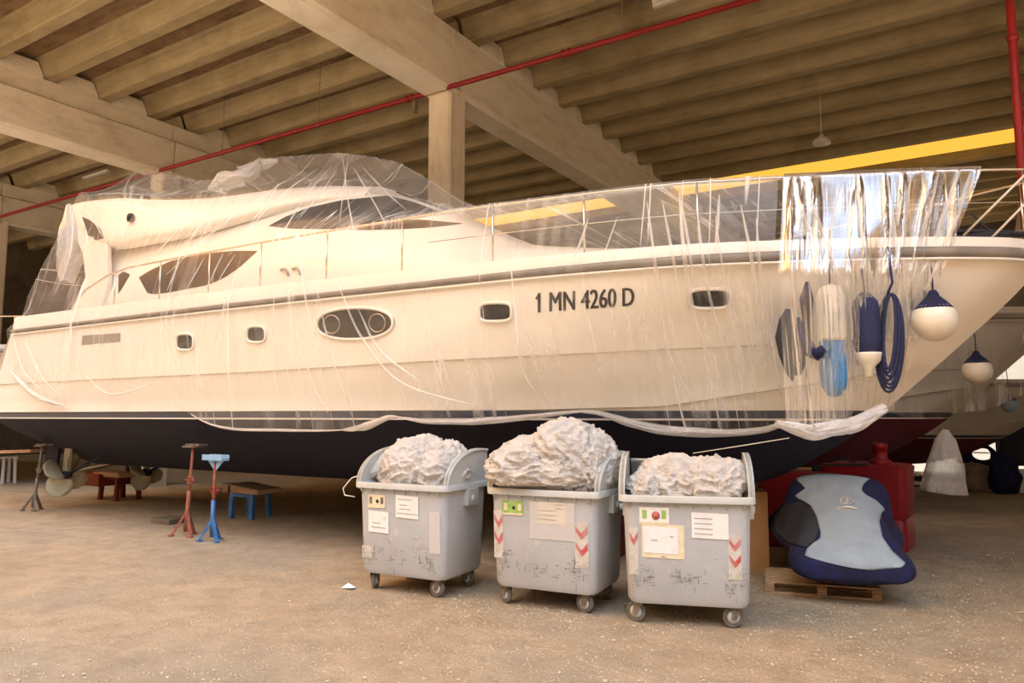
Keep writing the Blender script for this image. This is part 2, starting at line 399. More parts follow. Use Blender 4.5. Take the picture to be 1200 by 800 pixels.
def hull_parts(root, YC, mats, DX=0.0, full=True):
    gelm, botm, bootm = mats
    N = 90
    us = [((i/N)**.55) for i in range(N+1)]           # denser to the bow
    def row(z_of_x, adj=0.0):
        out = []
        for u in us:
            x = lerp(-17.0, .3, u); 
            for _ in range(4):
                z = z_of_x(x); x = lerp(stern_x(z), stem_x(z), u)
            out.append((x, max(0, hb(x, z)+adj*min(1, (stem_x(z)-x)*2)), z))
        return out
    rows = [row(lambda x: 2.05)]
    nb = 3
    for i in range(1, nb): rows.append(row(lambda x, t=i/nb: lerp(2.05, max(2.06, tab(ZCH, x)), t), -.02*i/nb))
    rows.append(row(lambda x: max(2.06, tab(ZCH, x)), -.035)); rows.append(row(lambda x: max(2.07, tab(ZCH, x)+.012), .03))
    for i in range(1, 5): rows.append(row(lambda x, t=i/5: lerp(tab(ZCH, x)+.02, tab(ZKN, x), t), .0))
    rows.append(row(lambda x: tab(ZKN, x), -.004)); rows.append(row(lambda x: tab(ZKN, x)+.012, .024))
    for i in range(1, 8): rows.append(row(lambda x, t=i/7: lerp(tab(ZKN, x)+.014, 3.64, t), .02*(1-i/7)))
    def both(rows, name, mat, sharp=None):
        m = MB()
        for s in (-1, 1): m.grid([[(x+DX, YC+s*b, z) for x, b, z in r] for r in rows], True)
        a, b = rows[0], rows[-1]
        # transom
        st = [(r[0][0]+DX, YC-r[0][1], r[0][2]) for r in rows]+[(r[0][0]+DX, YC+r[0][1], r[0][2]) for r in reversed(rows)]
        m.add(st, [tuple(range(len(st)))])
        return m.build(name, mat, root, weld=True, auto=25)
    hull = both(rows, 'hull', gelm)
    # boot stripe, pinstripe, bottom
    boot = [row(lambda x, z=z: z, e) for z, e in ((2.06,.004),(2.05,.006),(1.965,.006))]
    bt = both([[(x, b, z) for x, b, z in r] for r in boot], 'boot_stripe', bootm)
    pin = [row(lambda x, z=z: z, .009) for z in (1.968, 1.945)]
    both(pin, 'pinstripe', M_pin)
    def keelz(x):
        if x > -5.5:
            lo, hi = .9, 2.05
            for _ in range(24):
                mid = (lo+hi)/2
                if stem_x(mid) < x: lo = mid
                else: hi = mid
            return lo
        return .9
    brows = []
    top = row(lambda x: 1.955, .0)
    for i in range(9):
        w = 1-i/8
        brows.append([(x, b*w, lerp(min(keelz(x), 1.95), 1.955, w**1.15)) for x, b, z in top])
    both(brows, 'hull_bottom', botm)
    # rub rail and bulwark
    rr = row(lambda x: 3.68)
    m = MB()
    for s in (-1, 1):
        m.grid([[(x+DX, YC+s*(b+e), z+dz*tab([(-17,.55),(-6,.8),(-1,1.3)], x)) for x, b, z in rr] for e, dz in ((-.02,-.045),(.035,-.04),(.05,0),(.035,.04),(-.02,.045))], True)
    m.build('rub_rail', M_rub, root, weld=True)
    m = MB()
    for s in (-1, 1): m.grid([[(x+DX, YC+s*(b+e), z+dz) for x, b, z in rr] for e, dz in ((.0,-.085),(.03,-.085),(.035,-.06),(.0,-.055))], True)
    m.build('rail_trim', gelm, root, weld=True)
    m = MB()
    bz = lambda x: tab([(-17,.30),(-9,.26),(-4,.2),(.7,.17)], x)
    for s in (-1, 1):
        m.grid([[(x+DX, YC+s*max(0, b-.01+e), z+(bz(x)*q)) for x, b, z in rr] for e, q in ((0,.1),(-.015,.6),(-.03,.96),(-.06,1.0),(-.11,.96),(-.13,.1))], True)
    m.grid([[(x+DX, YC+s*max(0, b-.1)*w, z+.05+.04*(1-w*w)) for x, b, z in rr] for s, w in ((-1,1),(-1,.5),(1,0),(1,.5),(1,1))], True)
    m.build('deck', gelm, root, weld=True, auto=50)
    return hull
YC = 9.7
yacht = empty('motor_yacht', (-8, YC, 0), label='long white motor yacht under clear plastic with dark oval portholes, nearest boat', cat='boat')
def rel(o):
    """keep world placement when parented to an Empty away from the origin"""
    p = o.parent
    if p is not None: o.matrix_parent_inverse = p.matrix_world.inverted() if p.matrix_world != Matrix() else Matrix.LocRotScale(p.location, p.rotation_euler, None).inverted()
    return o
hull = hull_parts(yacht, YC, (M_gel, M_anti, M_boot))
# deckhouse and flybridge as lofts of half sections
def loft(name, stations, mat, root, YCc=YC, caps=True):
    """stations: x, [(half y, z)...] from base up to the crown; mirrored"""
    m = MB(); P = []
    for x, sec in stations:
        # smooth section
        n = len(sec); pts = []
        for i in range(n-1):
            for q in range(5):
                t = q/5
                p0 = sec[max(0,i-1)]; p1 = sec[i]; p2 = sec[i+1]; p3 = sec[min(n-1,i+2)]
                def cr(a,b,c,d): return .5*((2*b)+(-a+c)*t+(2*a-5*b+4*c-d)*t*t+(-a+3*b-3*c+d)*t**3)
                pts.append((cr(p0[0],p1[0],p2[0],p3[0]), cr(p0[1],p1[1],p2[1],p3[1])))
        pts.append(sec[-1])
        xs = x if callable(x) else (lambda z, xx=x: xx)
        P.append([(xs(z), YCc-y, z) for y, z in pts]+[(xs(z), YCc+y, z) for y, z in reversed(pts[:-1])])
    m.grid(P, True)
    if caps: m.add(P[0], [tuple(range(len(P[0])))]); m.add(P[-1], [tuple(range(len(P[-1])))])
    return m.build(name, mat, root, weld=True, auto=40)
def dense(st, k=6):
    """interpolate stations smoothly along x"""
    xs = [s[0] for s in st]; out = []
    for i in range(len(st)-1):
        for q in range(k):
            x = lerp(xs[i], xs[i+1], q/k)
            sec = []
            for j in range(len(st[0][1])):
                sec.append((stab([(s[0], s[1][j][0]) for s in st], x), stab([(s[0], s[1][j][1]) for s in st], x)))
            out.append((x, sec))
    out.append(st[-1]); return out
house = loft('deckhouse', dense([
 (-14.3,[(1.85,3.7),(1.83,4.3),(1.70,4.85),(1.5,5.25),(.8,5.35),(0,5.38)]),
 (-12.0,[(1.85,3.7),(1.82,4.3),(1.68,4.9),(1.45,5.3),(.8,5.42),(0,5.45)]),
 (-10.0,[(1.85,3.7),(1.80,4.3),(1.62,4.9),(1.30,5.45),(.8,5.62),(0,5.66)]),
 (-8.6,[(1.84,3.7),(1.76,4.3),(1.55,4.85),(1.20,5.45),(.75,5.66),(0,5.72)]),
 (-7.6,[(1.80,3.7),(1.70,4.25),(1.48,4.7),(1.12,5.25),(.7,5.46),(0,5.54)]),
 (-6.6,[(1.74,3.7),(1.62,4.15),(1.38,4.5),(1.02,4.80),(.65,4.98),(0,5.06)]),
 (-5.6,[(1.66,3.7),(1.52,4.05),(1.25,4.28),(.95,4.42),(.6,4.52),(0,4.58)]),
 (-4.6,[(1.52,3.7),(1.40,3.98),(1.15,4.15),(.85,4.26),(.5,4.33),(0,4.37)]),
 (-3.2,[(1.25,3.7),(1.14,3.9),(.95,4.02),(.7,4.10),(.4,4.15),(0,4.17)]),
 (-1.7,[(.75,3.7),(.68,3.80),(.55,3.86),(.4,3.90),(.2,3.92),(0,3.93)])]), M_gel, yacht)
fly = loft('flybridge', dense([
 (-15.55,[(1.72,5.95),(1.84,6.02),(1.84,6.22),(1.78,6.30),(1.5,6.28),(0,6.26)]),
 (-15.0,[(1.72,5.55),(1.90,5.68),(1.86,6.15),(1.78,6.29),(1.5,6.28),(0,6.26)]),
 (-14.0,[(1.74,5.20),(1.94,5.34),(1.87,5.90),(1.74,6.18),(1.5,6.20),(0,6.2)]),
 (-12.8,[(1.68,5.16),(1.90,5.28),(1.80,5.70),(1.62,5.98),(1.4,6.02),(0,6.0)]),
 (-11.5,[(1.58,5.2),(1.76,5.30),(1.62,5.66),(1.42,5.88),(1.2,5.92),(0,5.92)]),
 (-10.2,[(1.42,5.34),(1.54,5.42),(1.42,5.68),(1.22,5.86),(1.0,5.92),(0,5.94)]),
 (-9.2,[(1.22,5.46),(1.30,5.52),(1.20,5.70),(1.02,5.82),(.8,5.88),(0,5.92)]),
 (-8.2,[(.98,5.5),(1.02,5.54),(.92,5.64),(.78,5.72),(.6,5.76),(0,5.8)])]), M_gel, yacht)
# measuring rays onto a finished surface, so that panels lie on it
def bvh_of(*objs):
    bm = bmesh.new()
    for o in objs: bm.from_mesh(o.data)
    t = BVHTree.FromBMesh(bm); bm.free(); return t
T_hull = bvh_of(hull); T_house = bvh_of(house, fly)
def hit(T, x, y, off=.008):
    r = ray(x, y).normalized(); loc, n, i, d = T.ray_cast(EYE, r)
    if loc is None: return None
    if n.dot(r) > 0: n = -n
    return loc+n*off, n
def surf_panel(T, top, bot, mat, name, parent, n=16, mrows=5, off=.008, thick=.012):
    """panel between two outline polylines (in survey coordinates) laid on the surface"""
    def along(pl, t):
        L = [0]
        for a, b in zip(pl, pl[1:]): L.append(L[-1]+math.dist(a, b))
        s = t*L[-1]
        for i in range(len(pl)-1):
            if s <= L[i+1] or i == len(pl)-2:
                q = (s-L[i])/max(1e-9, L[i+1]-L[i]); return (lerp(pl[i][0],pl[i+1][0],q), lerp(pl[i][1],pl[i+1][1],q))
    P = []
    for i in range(n+1):
        a = along(top, i/n); b = along(bot, i/n); col = []
        for j in range(mrows+1):
            h = hit(T, lerp(a[0],b[0],j/mrows), lerp(a[1],b[1],j/mrows), off)
            col.append(h)
        P.append(col)
    last = None
    for col in P:
        for j in range(len(col)):
            if col[j] is None: col[j] = last
            else: last = col[j]
    for col in reversed(P):
        for j in range(len(col)):
            if col[j] is None: col[j] = last
            else: last = col[j]
    m = MB(); m.grid([[c[0] for c in col] for col in P], True)
    # edge thickness
    rim = [P[i][0] for i in range(n+1)]+[P[n][j] for j in range(1, mrows+1)]+[P[i][-1] for i in range(n-1,-1,-1)]+[P[0][j] for j in range(mrows-1,0,-1)]
    m.grid([[p for p, q in rim+[rim[0]]], [p-q*thick for p, q in rim+[rim[0]]]], False)
    return m.build(name, mat, parent)
def oval(cx, cy, a, b, p=2.6, n=28, rot=0):
    o = []
    for i in range(n):
        t = 2*math.pi*i/n; c = math.cos(t); s_ = math.sin(t)
        x = a*abs(c)**(2/p)*(1 if c > 0 else -1); y = b*abs(s_)**(2/p)*(1 if s_ > 0 else -1)
        o.append((cx+x*math.cos(rot)-y*math.sin(rot), cy+x*math.sin(rot)+y*math.cos(rot)))
    return o
def porthole(cx, cy, a, b, p, rot, eye=False):
    fr = [hit(T_hull, x, y, .012)[0] for x, y in oval(cx, cy, a+1.5, b+1.5, p, 36, rot)]
    m = MB(); m.tube(fr, .022, 8, closed=True)
    f = m.build('porthole_frame', M_gel, yacht)
    rings = []
    for s in (1.08, .75, .5, .25, .02): rings.append([hit(T_hull, x, y, .004+.012*(1-s))[0] for x, y in oval(cx, cy, a*s, b*s, p, 36, rot)])
    m = MB(); m.grid([r+[r[0]] for r in rings], True); g = m.build('porthole_glass', M_glass, f)
    if eye:
        for ex in (-.62, .62):
            q = [hit(T_hull, x, y, .022)[0] for x, y in oval(cx+ex*a*math.cos(rot), cy+ex*a*math.sin(rot), a*.22, b*.62, 2, 24, rot)]
            m = MB(); m.tube(q, .008, 6, closed=True); m.build('opening_port', M_steel, f)
porthole(416.5, 379, 43, 17, 2.3, -.03, True)
porthole(581, 365.5, 17.5, 9.5, 3.6, -.02)
porthole(832, 349.5, 23, 10, 3.4, -.01)
porthole(301, 391.5, 9.5, 8, 3.2, 0)
porthole(217.5, 400.5, 8.5, 8, 3.4, 0)
surf_panel(T_hull, [(97,393),(141,390)], [(96,404),(141,400)], paint('vent_grey', '8f8a80', rough=.5), 'side_vent', yacht, 8, 2)
# windows of the house
w1 = surf_panel(T_house, [(163,325),(178,316),(200,306),(225,300),(250,296),(275,294),(302,294)], [(163,325),(174,345),(196,343),(222,338),(243,334),(262,326),(280,314),(302,294)], M_glass, 'side_window', yacht, 24, 6)
w2 = surf_panel(T_house, [(315,265),(335,254),(360,244),(400,235),(455,229.5),(485,237),(516,249)], [(315,265),(345,268),(395,268.5),(430,264),(455,259),(490,254),(516,249)], M_glass, 'salon_window', yacht, 28, 6)
w3 = surf_panel(T_house, [(464,224),(480,226),(505,231),(530,236),(553,241.5)], [(464,225.5),(482,232),(505,240),(528,248),(553,243)], M_glass, 'windscreen', yacht, 20, 5)
w4 = surf_panel(T_house, [(396,268.5),(430,264),(470,258.5),(490,257.5),(515,259.5),(541,262)], [(396,269),(430,269.5),(470,268.5),(500,267),(520,265),(541,262.3)], M_glass, 'lower_window', yacht, 20, 4)
surf_panel(T_house, [(139,322),(145,318),(152,321)], [(139,344),(143,338),(152,323)], M_glass, 'aft_window', yacht, 8, 3)
surf_panel(T_house, [(97,254),(104,257),(112,263),(118,268)], [(103,284),(108,283),(114,281),(122,279)], M_hollow, 'coaming_shade_panel', yacht, 8, 4)  # dark panel stands in for the shaded hollow under the hardtop
lt = hit(T_house, 156, 257, .0)
m = MB(); c = lt[0]; m.lathe([(.0,-.07),(.055,-.07),(.07,-.03),(.07,.04),(.05,.08),(0,.09)], c+lt[1]*.05, 14); m.build('navigation_light', M_black, yacht)
m = MB()
for px, py in ((336,318),(350,317)):
    h = hit(T_house, px, py, .02) or hit(T_hull, px, py, .02)
    m.tube([h[0]+Vector((-.12,0,.03)), h[0]+Vector((0,-.02,.03)), h[0]+Vector((.05,-.02,-.01)), h[0]+Vector((.06,0,-.08))], .02, 6)
m.build('mooring_cleat', M_alu, yacht)
# registration
tc = bpy.data.curves.new('reg', 'FONT'); tc.body = '1 MN 4260 D'; tc.size = 1; tc.resolution_u = 3
to = bpy.data.objects.new('reg', tc); COL.objects.link(to)
bpy.context.view_layer.update()
me = to.to_mesh(); tv = [v.co.copy() for v in me.vertices]; tf = [tuple(p.vertices) for p in me.polygons]
x0 = min(v.x for v in tv); x1 = max(v.x for v in tv); y0 = min(v.y for v in tv); y1 = max(v.y for v in tv)
to.to_mesh_clear(); bpy.data.objects.remove(to)
def text_on(T, tv, tf, quad, off, fat=0):
    (ax,ay),(bx,by),(cx,cy),(dx,dy) = quad     # bottom-left, bottom-right, top-right, top-left
    m = MB(); out = []
    for v in tv:
        u = (v.x-x0)/(x1-x0); w = (v.y-y0)/(y1-y0)
        px = lerp(lerp(ax,bx,u), lerp(dx,cx,u), w); py = lerp(lerp(ay,by,u), lerp(dy,cy,u), w)
        out.append(hit(T, px, py, off)[0])
    m.add(out, tf); return m
for dx_, dy_, o_ in ((0,0,.006),(.7,0,.007),(-.7,0,.0065),(.35,0,.0062)):
    mm = text_on(T_hull, tv, tf, ((631+dx_,366+dy_),(743+dx_,358+dy_),(743+dx_,336.5+dy_),(631+dx_,343+dy_)), o_)
    if dx_ == 0: RM = mm
    else: RM.add(mm.v, mm.f)
fl = [hit(T_hull, x, y, .0065)[0] for x, y in ((627.6,349.2),(631.6,343.2),(632.6,346.4),(628.6,351.6))]; RM.add(fl, [(0,1,2,3)])
RM.build('registration_number', M_black, yacht)
# guard rail
RAIL = [(-14.65,7.52,3.93),(-14.45,7.5,4.12),(-14.1,7.5,4.34),(-13.4,7.5,4.54),(-12.75,7.5,4.62),(-11,7.5,4.64),(-9.3,7.5,4.64),(-7.5,7.52,4.63),(-6,7.57,4.62),(-4.78,7.66,4.61),(-3.7,7.78,4.6),(-2.71,7.97,4.6),(-1.69,8.36,4.6),(-1.0,8.66,4.6),(-.3,8.98,4.6),(.4,9.35,4.6),(.85,9.62,4.6),(.95,9.7,4.6)]
def railY(x): return stab([(p[0], p[1]) for p in RAIL], x)
def railZ(x): return stab([(p[0], p[2]) for p in RAIL], x)
rp = [Vector(p) for p in RAIL]
m = MB(); m.tube(rp, .018, 8); m.build('handrail', M_steel, yacht)
m = MB(); m.tube([Vector((p.x, 2*YC-p.y, p.z)) for p in rp], .018, 8); m.build('handrail', M_steel, yacht)
SX = [PY(px, 300, 7.5).x for px in (137,189,246,306,382,468,570)]+[PY(686,258,7.8).x, PY(820,250,8.1).x, PY(918,240,8.35).x, -.95, -.2, .5]
for x in SX:
    for s in (-1, 1):
        yb = YC+s*(min(hb(x, 3.68)-.05, YC-railY(x)+.02)); yt = YC+s*(YC-railY(x))
        m = MB(); m.tube([(x+.02, yb, 3.80), (x, yt, railZ(x))], .014, 7); m.lathe([(.03,0),(.03,.02),(.018,.03)], (x+.02, yb, 3.86), 10)
        m.build('stanchion', M_steel, yacht)
for s in (-1,):
    m = MB(); m.tube([Vector((p[0], YC+s*(YC-p[1]+.02), lerp(3.85, p[2], .52))) for p in RAIL if p[0] > -6.2], .006, 5); m.build('guard_wire', M_steel, yacht)
# aft cockpit buttress under the overhang
for s in (-1, 1):
    m = MB(); Yb = YC+s*1.86
    m.prism([(-15.35,3.75),(-14.2,3.75),(-13.9,4.5),(-14.0,5.3),(-14.9,5.75),(-15.3,5.7),(-14.85,5.2),(-14.7,4.7)], -.05, .05, Matrix(((1,0,0,0),(0,0,1,Yb),(0,1,0,0),(0,0,0,1))))
    m.build('cockpit_buttress', M_gel, yacht, bevel=.02)
# fly bridge fittings under the film: helm seat, wind deflector, radar arch
m = MB()
for s in (-1, 1): m.beam((-15.1, YC+s*.9, 6.2), (-15.6, YC+s*.5, 7.0), .08, .14)
m.beam((-15.6, YC-.55, 7.0), (-15.6, YC+.55, 7.0), .16, .07); m.build('radar_arch', M_gel2, yacht, bevel=.03)
# bathing platform and propellers
m = MB(); m.box((-18.6, YC-2.2, 2.0), (-17.2, YC+2.2, 2.16)); m.build('bathing_platform', M_gel, yacht, bevel=.04)
def propeller(c, d, root, sc=1.0):
    m = MB(); c = Vector(c)
    M = Matrix.Rotation(R(90), 3, 'Y')
    m.lathe([(.0,-.2),(.05,-.17),(.085,0),(.085,.14),(.05,.22)], c, 16, M); m.tube([c+Vector((.1,0,0)), c+Vector((1.9,0,.62))], .035, 8)
    m.build('propeller_shaft', M_anti, root)
    m = MB(); m.beam(c+Vector((.05,0,.0)), c+Vector((.12,.0,.95)), .22, .05); m.build('shaft_bracket', M_bronze, root)
    for k in range(4):
        a = R(65+90*k); P = []
        for i in range(9):
            t = i/8; rr = (.07+t*.38*sc); w = .27*sc*math.sin(math.pi*min(1, .12+.80*t))**.6*(1 if t < 1 else .3)
            tw = R(55-35*t); row = []
            for q in range(5):
                s_ = (q/4-.5)*2; dx = math.sin(tw)*w*s_; dt = math.cos(tw)*w*s_
                ang = a+dt/max(rr,.12)*.85; row.append(c+Vector((dx, rr*math.cos(ang), rr*math.sin(ang))))
            P.append(row)
        m = MB(); m.grid(P, True); o = m.build('propeller_blade', M_bronze, root)
        sd = o.modifiers.new('thick', 'SOLIDIFY'); sd.thickness = .022
p1 = PY(76, 556, 8.75); p2 = PY(170, 553, 10.65)
propeller(p1, 1, yacht, 1.15); propeller(p2, 1, yacht, 1.0)
for p in (p1, p2):
    m = MB(); m.prism([(p.x-.75, .62), (p.x-.35, .62), (p.x-.25, 1.35), (p.x-.8, 1.35)], p.y-.03, p.y+.03, Matrix(((1,0,0,0),(0,0,1,0),(0,1,0,0),(0,0,0,1))))
    m.build('rudder', M_anti, yacht, bevel=.01)
# anchor gear on the bow
m = MB(); m.beam((.2, YC, 3.93), (1.25, YC, 3.96), .3, .08); m.lathe([(.07,-.16),(.07,.16)], (1.2, YC, 3.98), 14, Matrix.Rotation(R(90), 3, 'X')); m.build('bow_roller', M_steel, yacht)
m = MB(); m.tube([(-.3,9.35,4.02),(.1,9.4,3.98),(.5,9.5,3.92)], .03, 8); m.box((-.2,9.3,3.88),(.35,9.5,3.95)); m.build('windlass', M_dk, yacht, bevel=.01)
for o in list(yacht.children): rel(o)

# ================================================================== neighbouring boats
def simple_boat(Yc, DX, loc, label, botm, superstructure=True, zs=1):
    r = empty('motor_yacht', loc, label=label, cat='boat')
    hull_parts(r, Yc, (M_gel2, botm, M_boot), DX)
    if superstructure:
        loft('deckhouse', dense([(x+DX, s) for x, s in (
         (-14.3,[(1.85,3.7),(1.83,4.3),(1.70,4.85),(1.5,5.25),(0,5.38)]),
         (-10.0,[(1.85,3.7),(1.80,4.3),(1.62,4.9),(1.30,5.45),(0,5.66)]),
         (-7.6,[(1.80,3.7),(1.70,4.25),(1.48,4.7),(1.12,5.25),(0,5.54)]),
         (-5.6,[(1.66,3.7),(1.52,4.05),(1.25,4.28),(.95,4.42),(0,4.58)]),
         (-1.7,[(.75,3.7),(.68,3.80),(.55,3.86),(.4,3.90),(0,3.93)]))]), M_gel2, r, Yc)
    if not superstructure:
        for o in list(r.children): rel(o)
        r.scale = (1, 1, zs); return r
    m = MB(); m.tube([(p[0]+DX, p[1]-9.7+Yc, p[2]) for p in RAIL], .018, 6); m.build('handrail', M_steel, r)
    for x in (-11, -8.5, -6, -3.5, -1.5, .3):
        m = MB(); m.tube([(x+DX, railY(x)-9.7+Yc+.03, 3.8), (x+DX, railY(x)-9.7+Yc, 4.6)], .014, 6); m.build('stanchion', M_steel, r)
    for o in list(r.children): rel(o)
    if zs != 1: r.scale = (1, 1, zs)
    return r
b2 = simple_boat(15.95, .55, (-8, 15.95, 0), 'second white yacht right behind the nearest one, round cream fender hanging off its bow', M_antired)
b3 = simple_boat(22.3, 1.5, (-6, 22.3, 0), 'farthest white boat with a burgundy bottom, bow ending right of the hanging plastic bundle', M_antired, False, .74)
b4 = simple_boat(10.0, -21.7, (-29, 10.0, 0), 'white boat with a guard rail just past the stern of the nearest yacht', M_anti)

# ================================================================== plastic covers
def cover(name, x_a, x_b, nx, prof, xend, mat, fold, label, seed=0, cat='plastic sheet', segs=(9,8,8,14,10,10,6)):
    m = MB(); uvs = []
    P = []
    for i in range(nx+1):
        u = i/nx; X = lerp(x_a, x_b, u); key = prof(X); pts = []
        for k in range(len(key)-1):
            n = segs[k]
            for q in range(n): pts.append((lerp(key[k][0], key[k+1][0], q/n), lerp(key[k][1], key[k+1][1], q/n), k+q/n))
        pts.append((key[-1][0], key[-1][1], len(key)-1))
        row = []; L = 0; prev = None
        for (y, z, kk) in pts:
            x = X+xend(X, z)
            if prev: L += math.hypot(y-prev[0], z-prev[1])
            prev = (y, z)
            f, fz = fold(X, kk, y, z, L)
            row.append(Vector((x+f*.3, y-f, z+fz))); uvs.append((x+seed, L))
        P.append(row)
    m.grid(P, True)
    o = m.build(name, mat, uvs=uvs)
    return tag(o, label, cat)
HEM = [(-16.4,3.0),(-15.9,2.75),(-15.3,2.42),(-14.5,2.22),(-14.2,2.20),(-13.9,2.32),(-13.2,2.2),(-12.0,2.10),(-11.1,2.13),(-10.8,2.06),(-10.3,1.88),(-9.7,1.80),(-8.9,1.79),(-7.6,1.80),(-7.1,1.86),(-6.7,1.98),(-6.2,1.93),(-5.4,1.93),(-4.4,2.02),(-4.0,2.05),(-3.6,1.92),(-3.2,1.83),(-2.6,1.80),(-2.1,1.84),(-1.75,1.95),(-1.5,1.84),(-1.2,1.86),(-.9,1.95),(-.6,2.05),(.2,2.9)]
ZSH = [(-16.4,4.2),(-15.9,5.6),(-15.55,6.38),(-14.8,6.32),(-14,6.22),(-12.8,6.02),(-11.5,5.92),(-10,5.86),(-9,5.80),(-8,5.62),(-7,5.22),(-6,4.85),(-5,4.68),(-4,4.64),(1,4.62)]
YSH = [(-16.4,7.5),(-15.55,7.86),(-14,7.84),(-12.8,7.95),(-11.5,8.12),(-10,8.32),(-9,8.5),(-8,8.6),(-7,8.55),(-6,8.3),(-5,7.9),(-4,8.0),(-2.7,8.1),(-1.7,8.5),(-1,8.8),(1,9.72)]
ZPK = [(-16.4,4.4),(-16.0,6.3),(-15.75,7.28),(-15.2,7.2),(-14.2,7.02),(-13.6,6.82),(-13.0,6.70),(-12.2,6.72),(-11.5,6.82),(-10.5,6.72),(-9.3,6.54),(-8.6,6.35),(-7.9,6.09),(-7.2,5.66),(-6.5,5.2),(-5.6,4.84),(-4.6,4.70),(1,4.66)]
def hullY(X, z): return YC-hb(X, min(3.68, max(2.0, z)))
def prof_main(X):
    zh = stab(HEM, X) if X > -14.6 else tab(HEM, X); xx = max(X, -16.2)
    rz = railZ(X) if X > -14.6 else tab([(-16.4,3.95),(-15.6,4.35),(-14.6,4.45)], X)
    rz = max(rz, tab([(-16.4,3.9),(-15.5,4.4),(-14.6,4.52)], X)) if X < -13 else rz
    ry = railY(X) if X > -14.6 else 7.5
    zs = max(stab(ZSH, X), rz+.01) ; ys = max(stab(YSH, X), ry+.03)
    zp = max(stab(ZPK, X), zs+.01)
    pk = 9.2
    return [(hullY(X, max(zh, 2.0))-.10, zh), (hullY(X, 2.9)-.10, 2.9), (hullY(X, 3.68)-.085, 3.70), (ry-.035, rz+.02), (ys, zs+.03), (pk, zp+.03), (2*YC-ys+.0, zs+.03), (2*YC-ry+.035, rz+.02)]
def xend_main(X, z):
    w = max(0, 1-(X+16.3)/1.2)
    return w*tab([(1.8,.6),(2.4,.25),(3.7,0),(4.5,.05),(5.6,.35),(6.4,.75),(7.4,.55)], z)
def fold_main(X, k, y, z, L):
    # vertical creases: thin ridges, deeper away from the taut edges
    k = k-1 if k >= 1 else k*.99
    env = {0:1,1:1,2:1,3:1,4:.6,5:.6}.get(int(k), .5)
    t = k-int(k)
    if 0.8 < k < 1.25 or 1.9 < k < 2.1: env *= .25
    if X > -5 and k > 1.85: env *= .12
    n1 = fbm((X*3.2+ (z-3)*.35, 3.7, z*.25+int(k>2.5)*9), 4)
    r1 = 1-min(1, abs(n1)*3.2)
    n2 = fbm((X*.7, 1.2, z*.8), 3)
    f = env*(.014*r1**4*max(0, .4+n2)+.03*n2)
    if k < .06: f = 0
    sag = 0
    if 2.05 < k < 2.95 and X < -5: sag = -.05*math.sin(math.pi*(k-2))
    if 3.05 < k < 3.95 and X < -6: sag = -.12*math.sin(math.pi*(k-3))
    return f+.02, sag+env*.03*(r1*r1 if k > 2.2 else 0)
cv = cover('plastic_sheet', -16.35, -1.75, 420, prof_main, xend_main, M_film, fold_main, 'clear plastic sheet tented over the upper decks and side of the nearest yacht')
# crumpled pinch of film along the flybridge edge
def crumple(name, pts, rad, mat, label, seed=0, amp=.5, n=26, parent=None, cat='plastic sheet', stretch=(1,1,1)):
    pts = [Vector(p) for p in pts]; P = []; uvs = []
    K = 60
    for i in range(K+1):
        t = i/K; s_ = t*(len(pts)-1); j = min(int(s_), len(pts)-2); q = s_-j
        c = pts[j].lerp(pts[j+1], q); r = lerp(rad[j], rad[j+1], q)
        d = (pts[j+1]-pts[j]).normalized(); u = d.cross(Vector((.13,.2,1))).normalized(); w = d.cross(u)
        row = []
        for k in range(n+1):
            a = 2*math.pi*k/n
            rr = r*(1+amp*(.9*(abs(noise.noise(Vector((math.cos(a)*1.9+seed, math.sin(a)*1.9, t*K*.05*stretch[0]))))*2-.45)+.5*noise.noise(Vector((math.cos(a)*4+seed, math.sin(a)*4, t*K*.14*stretch[0])))))
            row.append(c+(u*math.cos(a)+w*math.sin(a))*rr); uvs.append((a*r*2+seed, t*2))
        P.append(row)
    m = MB(); m.grid(P, True); o = m.build(name, mat, parent, uvs=uvs)
    if label: tag(o, label, cat)
    return o
# hem rolls of the cover, tied up between the lashings
def hem_roll(a, b, r0, label):
    pts = []; rad = []
    K = 14
    for i in range(K+1):
        X = lerp(a, b, i/K); z = stab(HEM, X); pts.append((X, hullY(X, max(z, 2.0))-.11, z)); rad.append(r0*(.35+.65*math.sin(math.pi*min(1,max(0,i/K)))))
    o = crumple('plastic_hem', pts, rad, M_hem, None, seed=a, amp=.45, n=18)
    o.parent = cv; return o
for a, b, r_ in ((-16.2,-14.3,.05),(-10.7,-7.3,.02),(-7.5,-6.6,.05),(-6.6,-4.1,.04),(-4.1,-1.75,.055)): hem_roll(a, b, r_, None)
# second sheet over the bow rail and the fenders, crinkled and gathered
def prof_bow(X):
    zh = stab(HEM, min(X, -.6)); d = max(0, -X-.0)
    ry = railY(X); out = .10
    dy = hullY(X, 3.68)
    return [(dy-.12, min(zh, 2.2)), (dy-.24, 3.45), (ry-.05, railZ(X)+.03), (ry+.05, railZ(X)+.03)]
def fold_bow(X, k, y, z, L):
    xx = X+(z-4.6)*.22*(1 if X > -1 else .1)
    n1 = fbm((xx*5.5, 7.7, z*.3), 4); r1 = 1-min(1, abs(n1)*2.6)
    env = 1 if k < 1.95 else 0
    top = min(1, (4.65-z)*2.5) if z > 2 else 1
    return env*max(0,top)*(.075*r1*r1+.05*fbm((X*1.7, 2.2, z*.5), 2)), 0
bc = cover('plastic_sheet', -1.69, .14, 200, prof_bow, lambda X, z: -.95*max(0, (4.6-z)/2.6)*sm((X+1.5)/1.65), M_filmc, fold_bow, 'crinkled clear plastic sheet hanging from the bow rail over the fenders', 40, segs=(26,22,2))
crumple('plastic_hem', [(-1.75,7.80,1.93),(-1.45,8.0,1.83),(-1.1,8.2,1.9),(-.82,8.4,2.08)], [.03,.08,.07,.05], M_hem, None, 3, parent=bc)
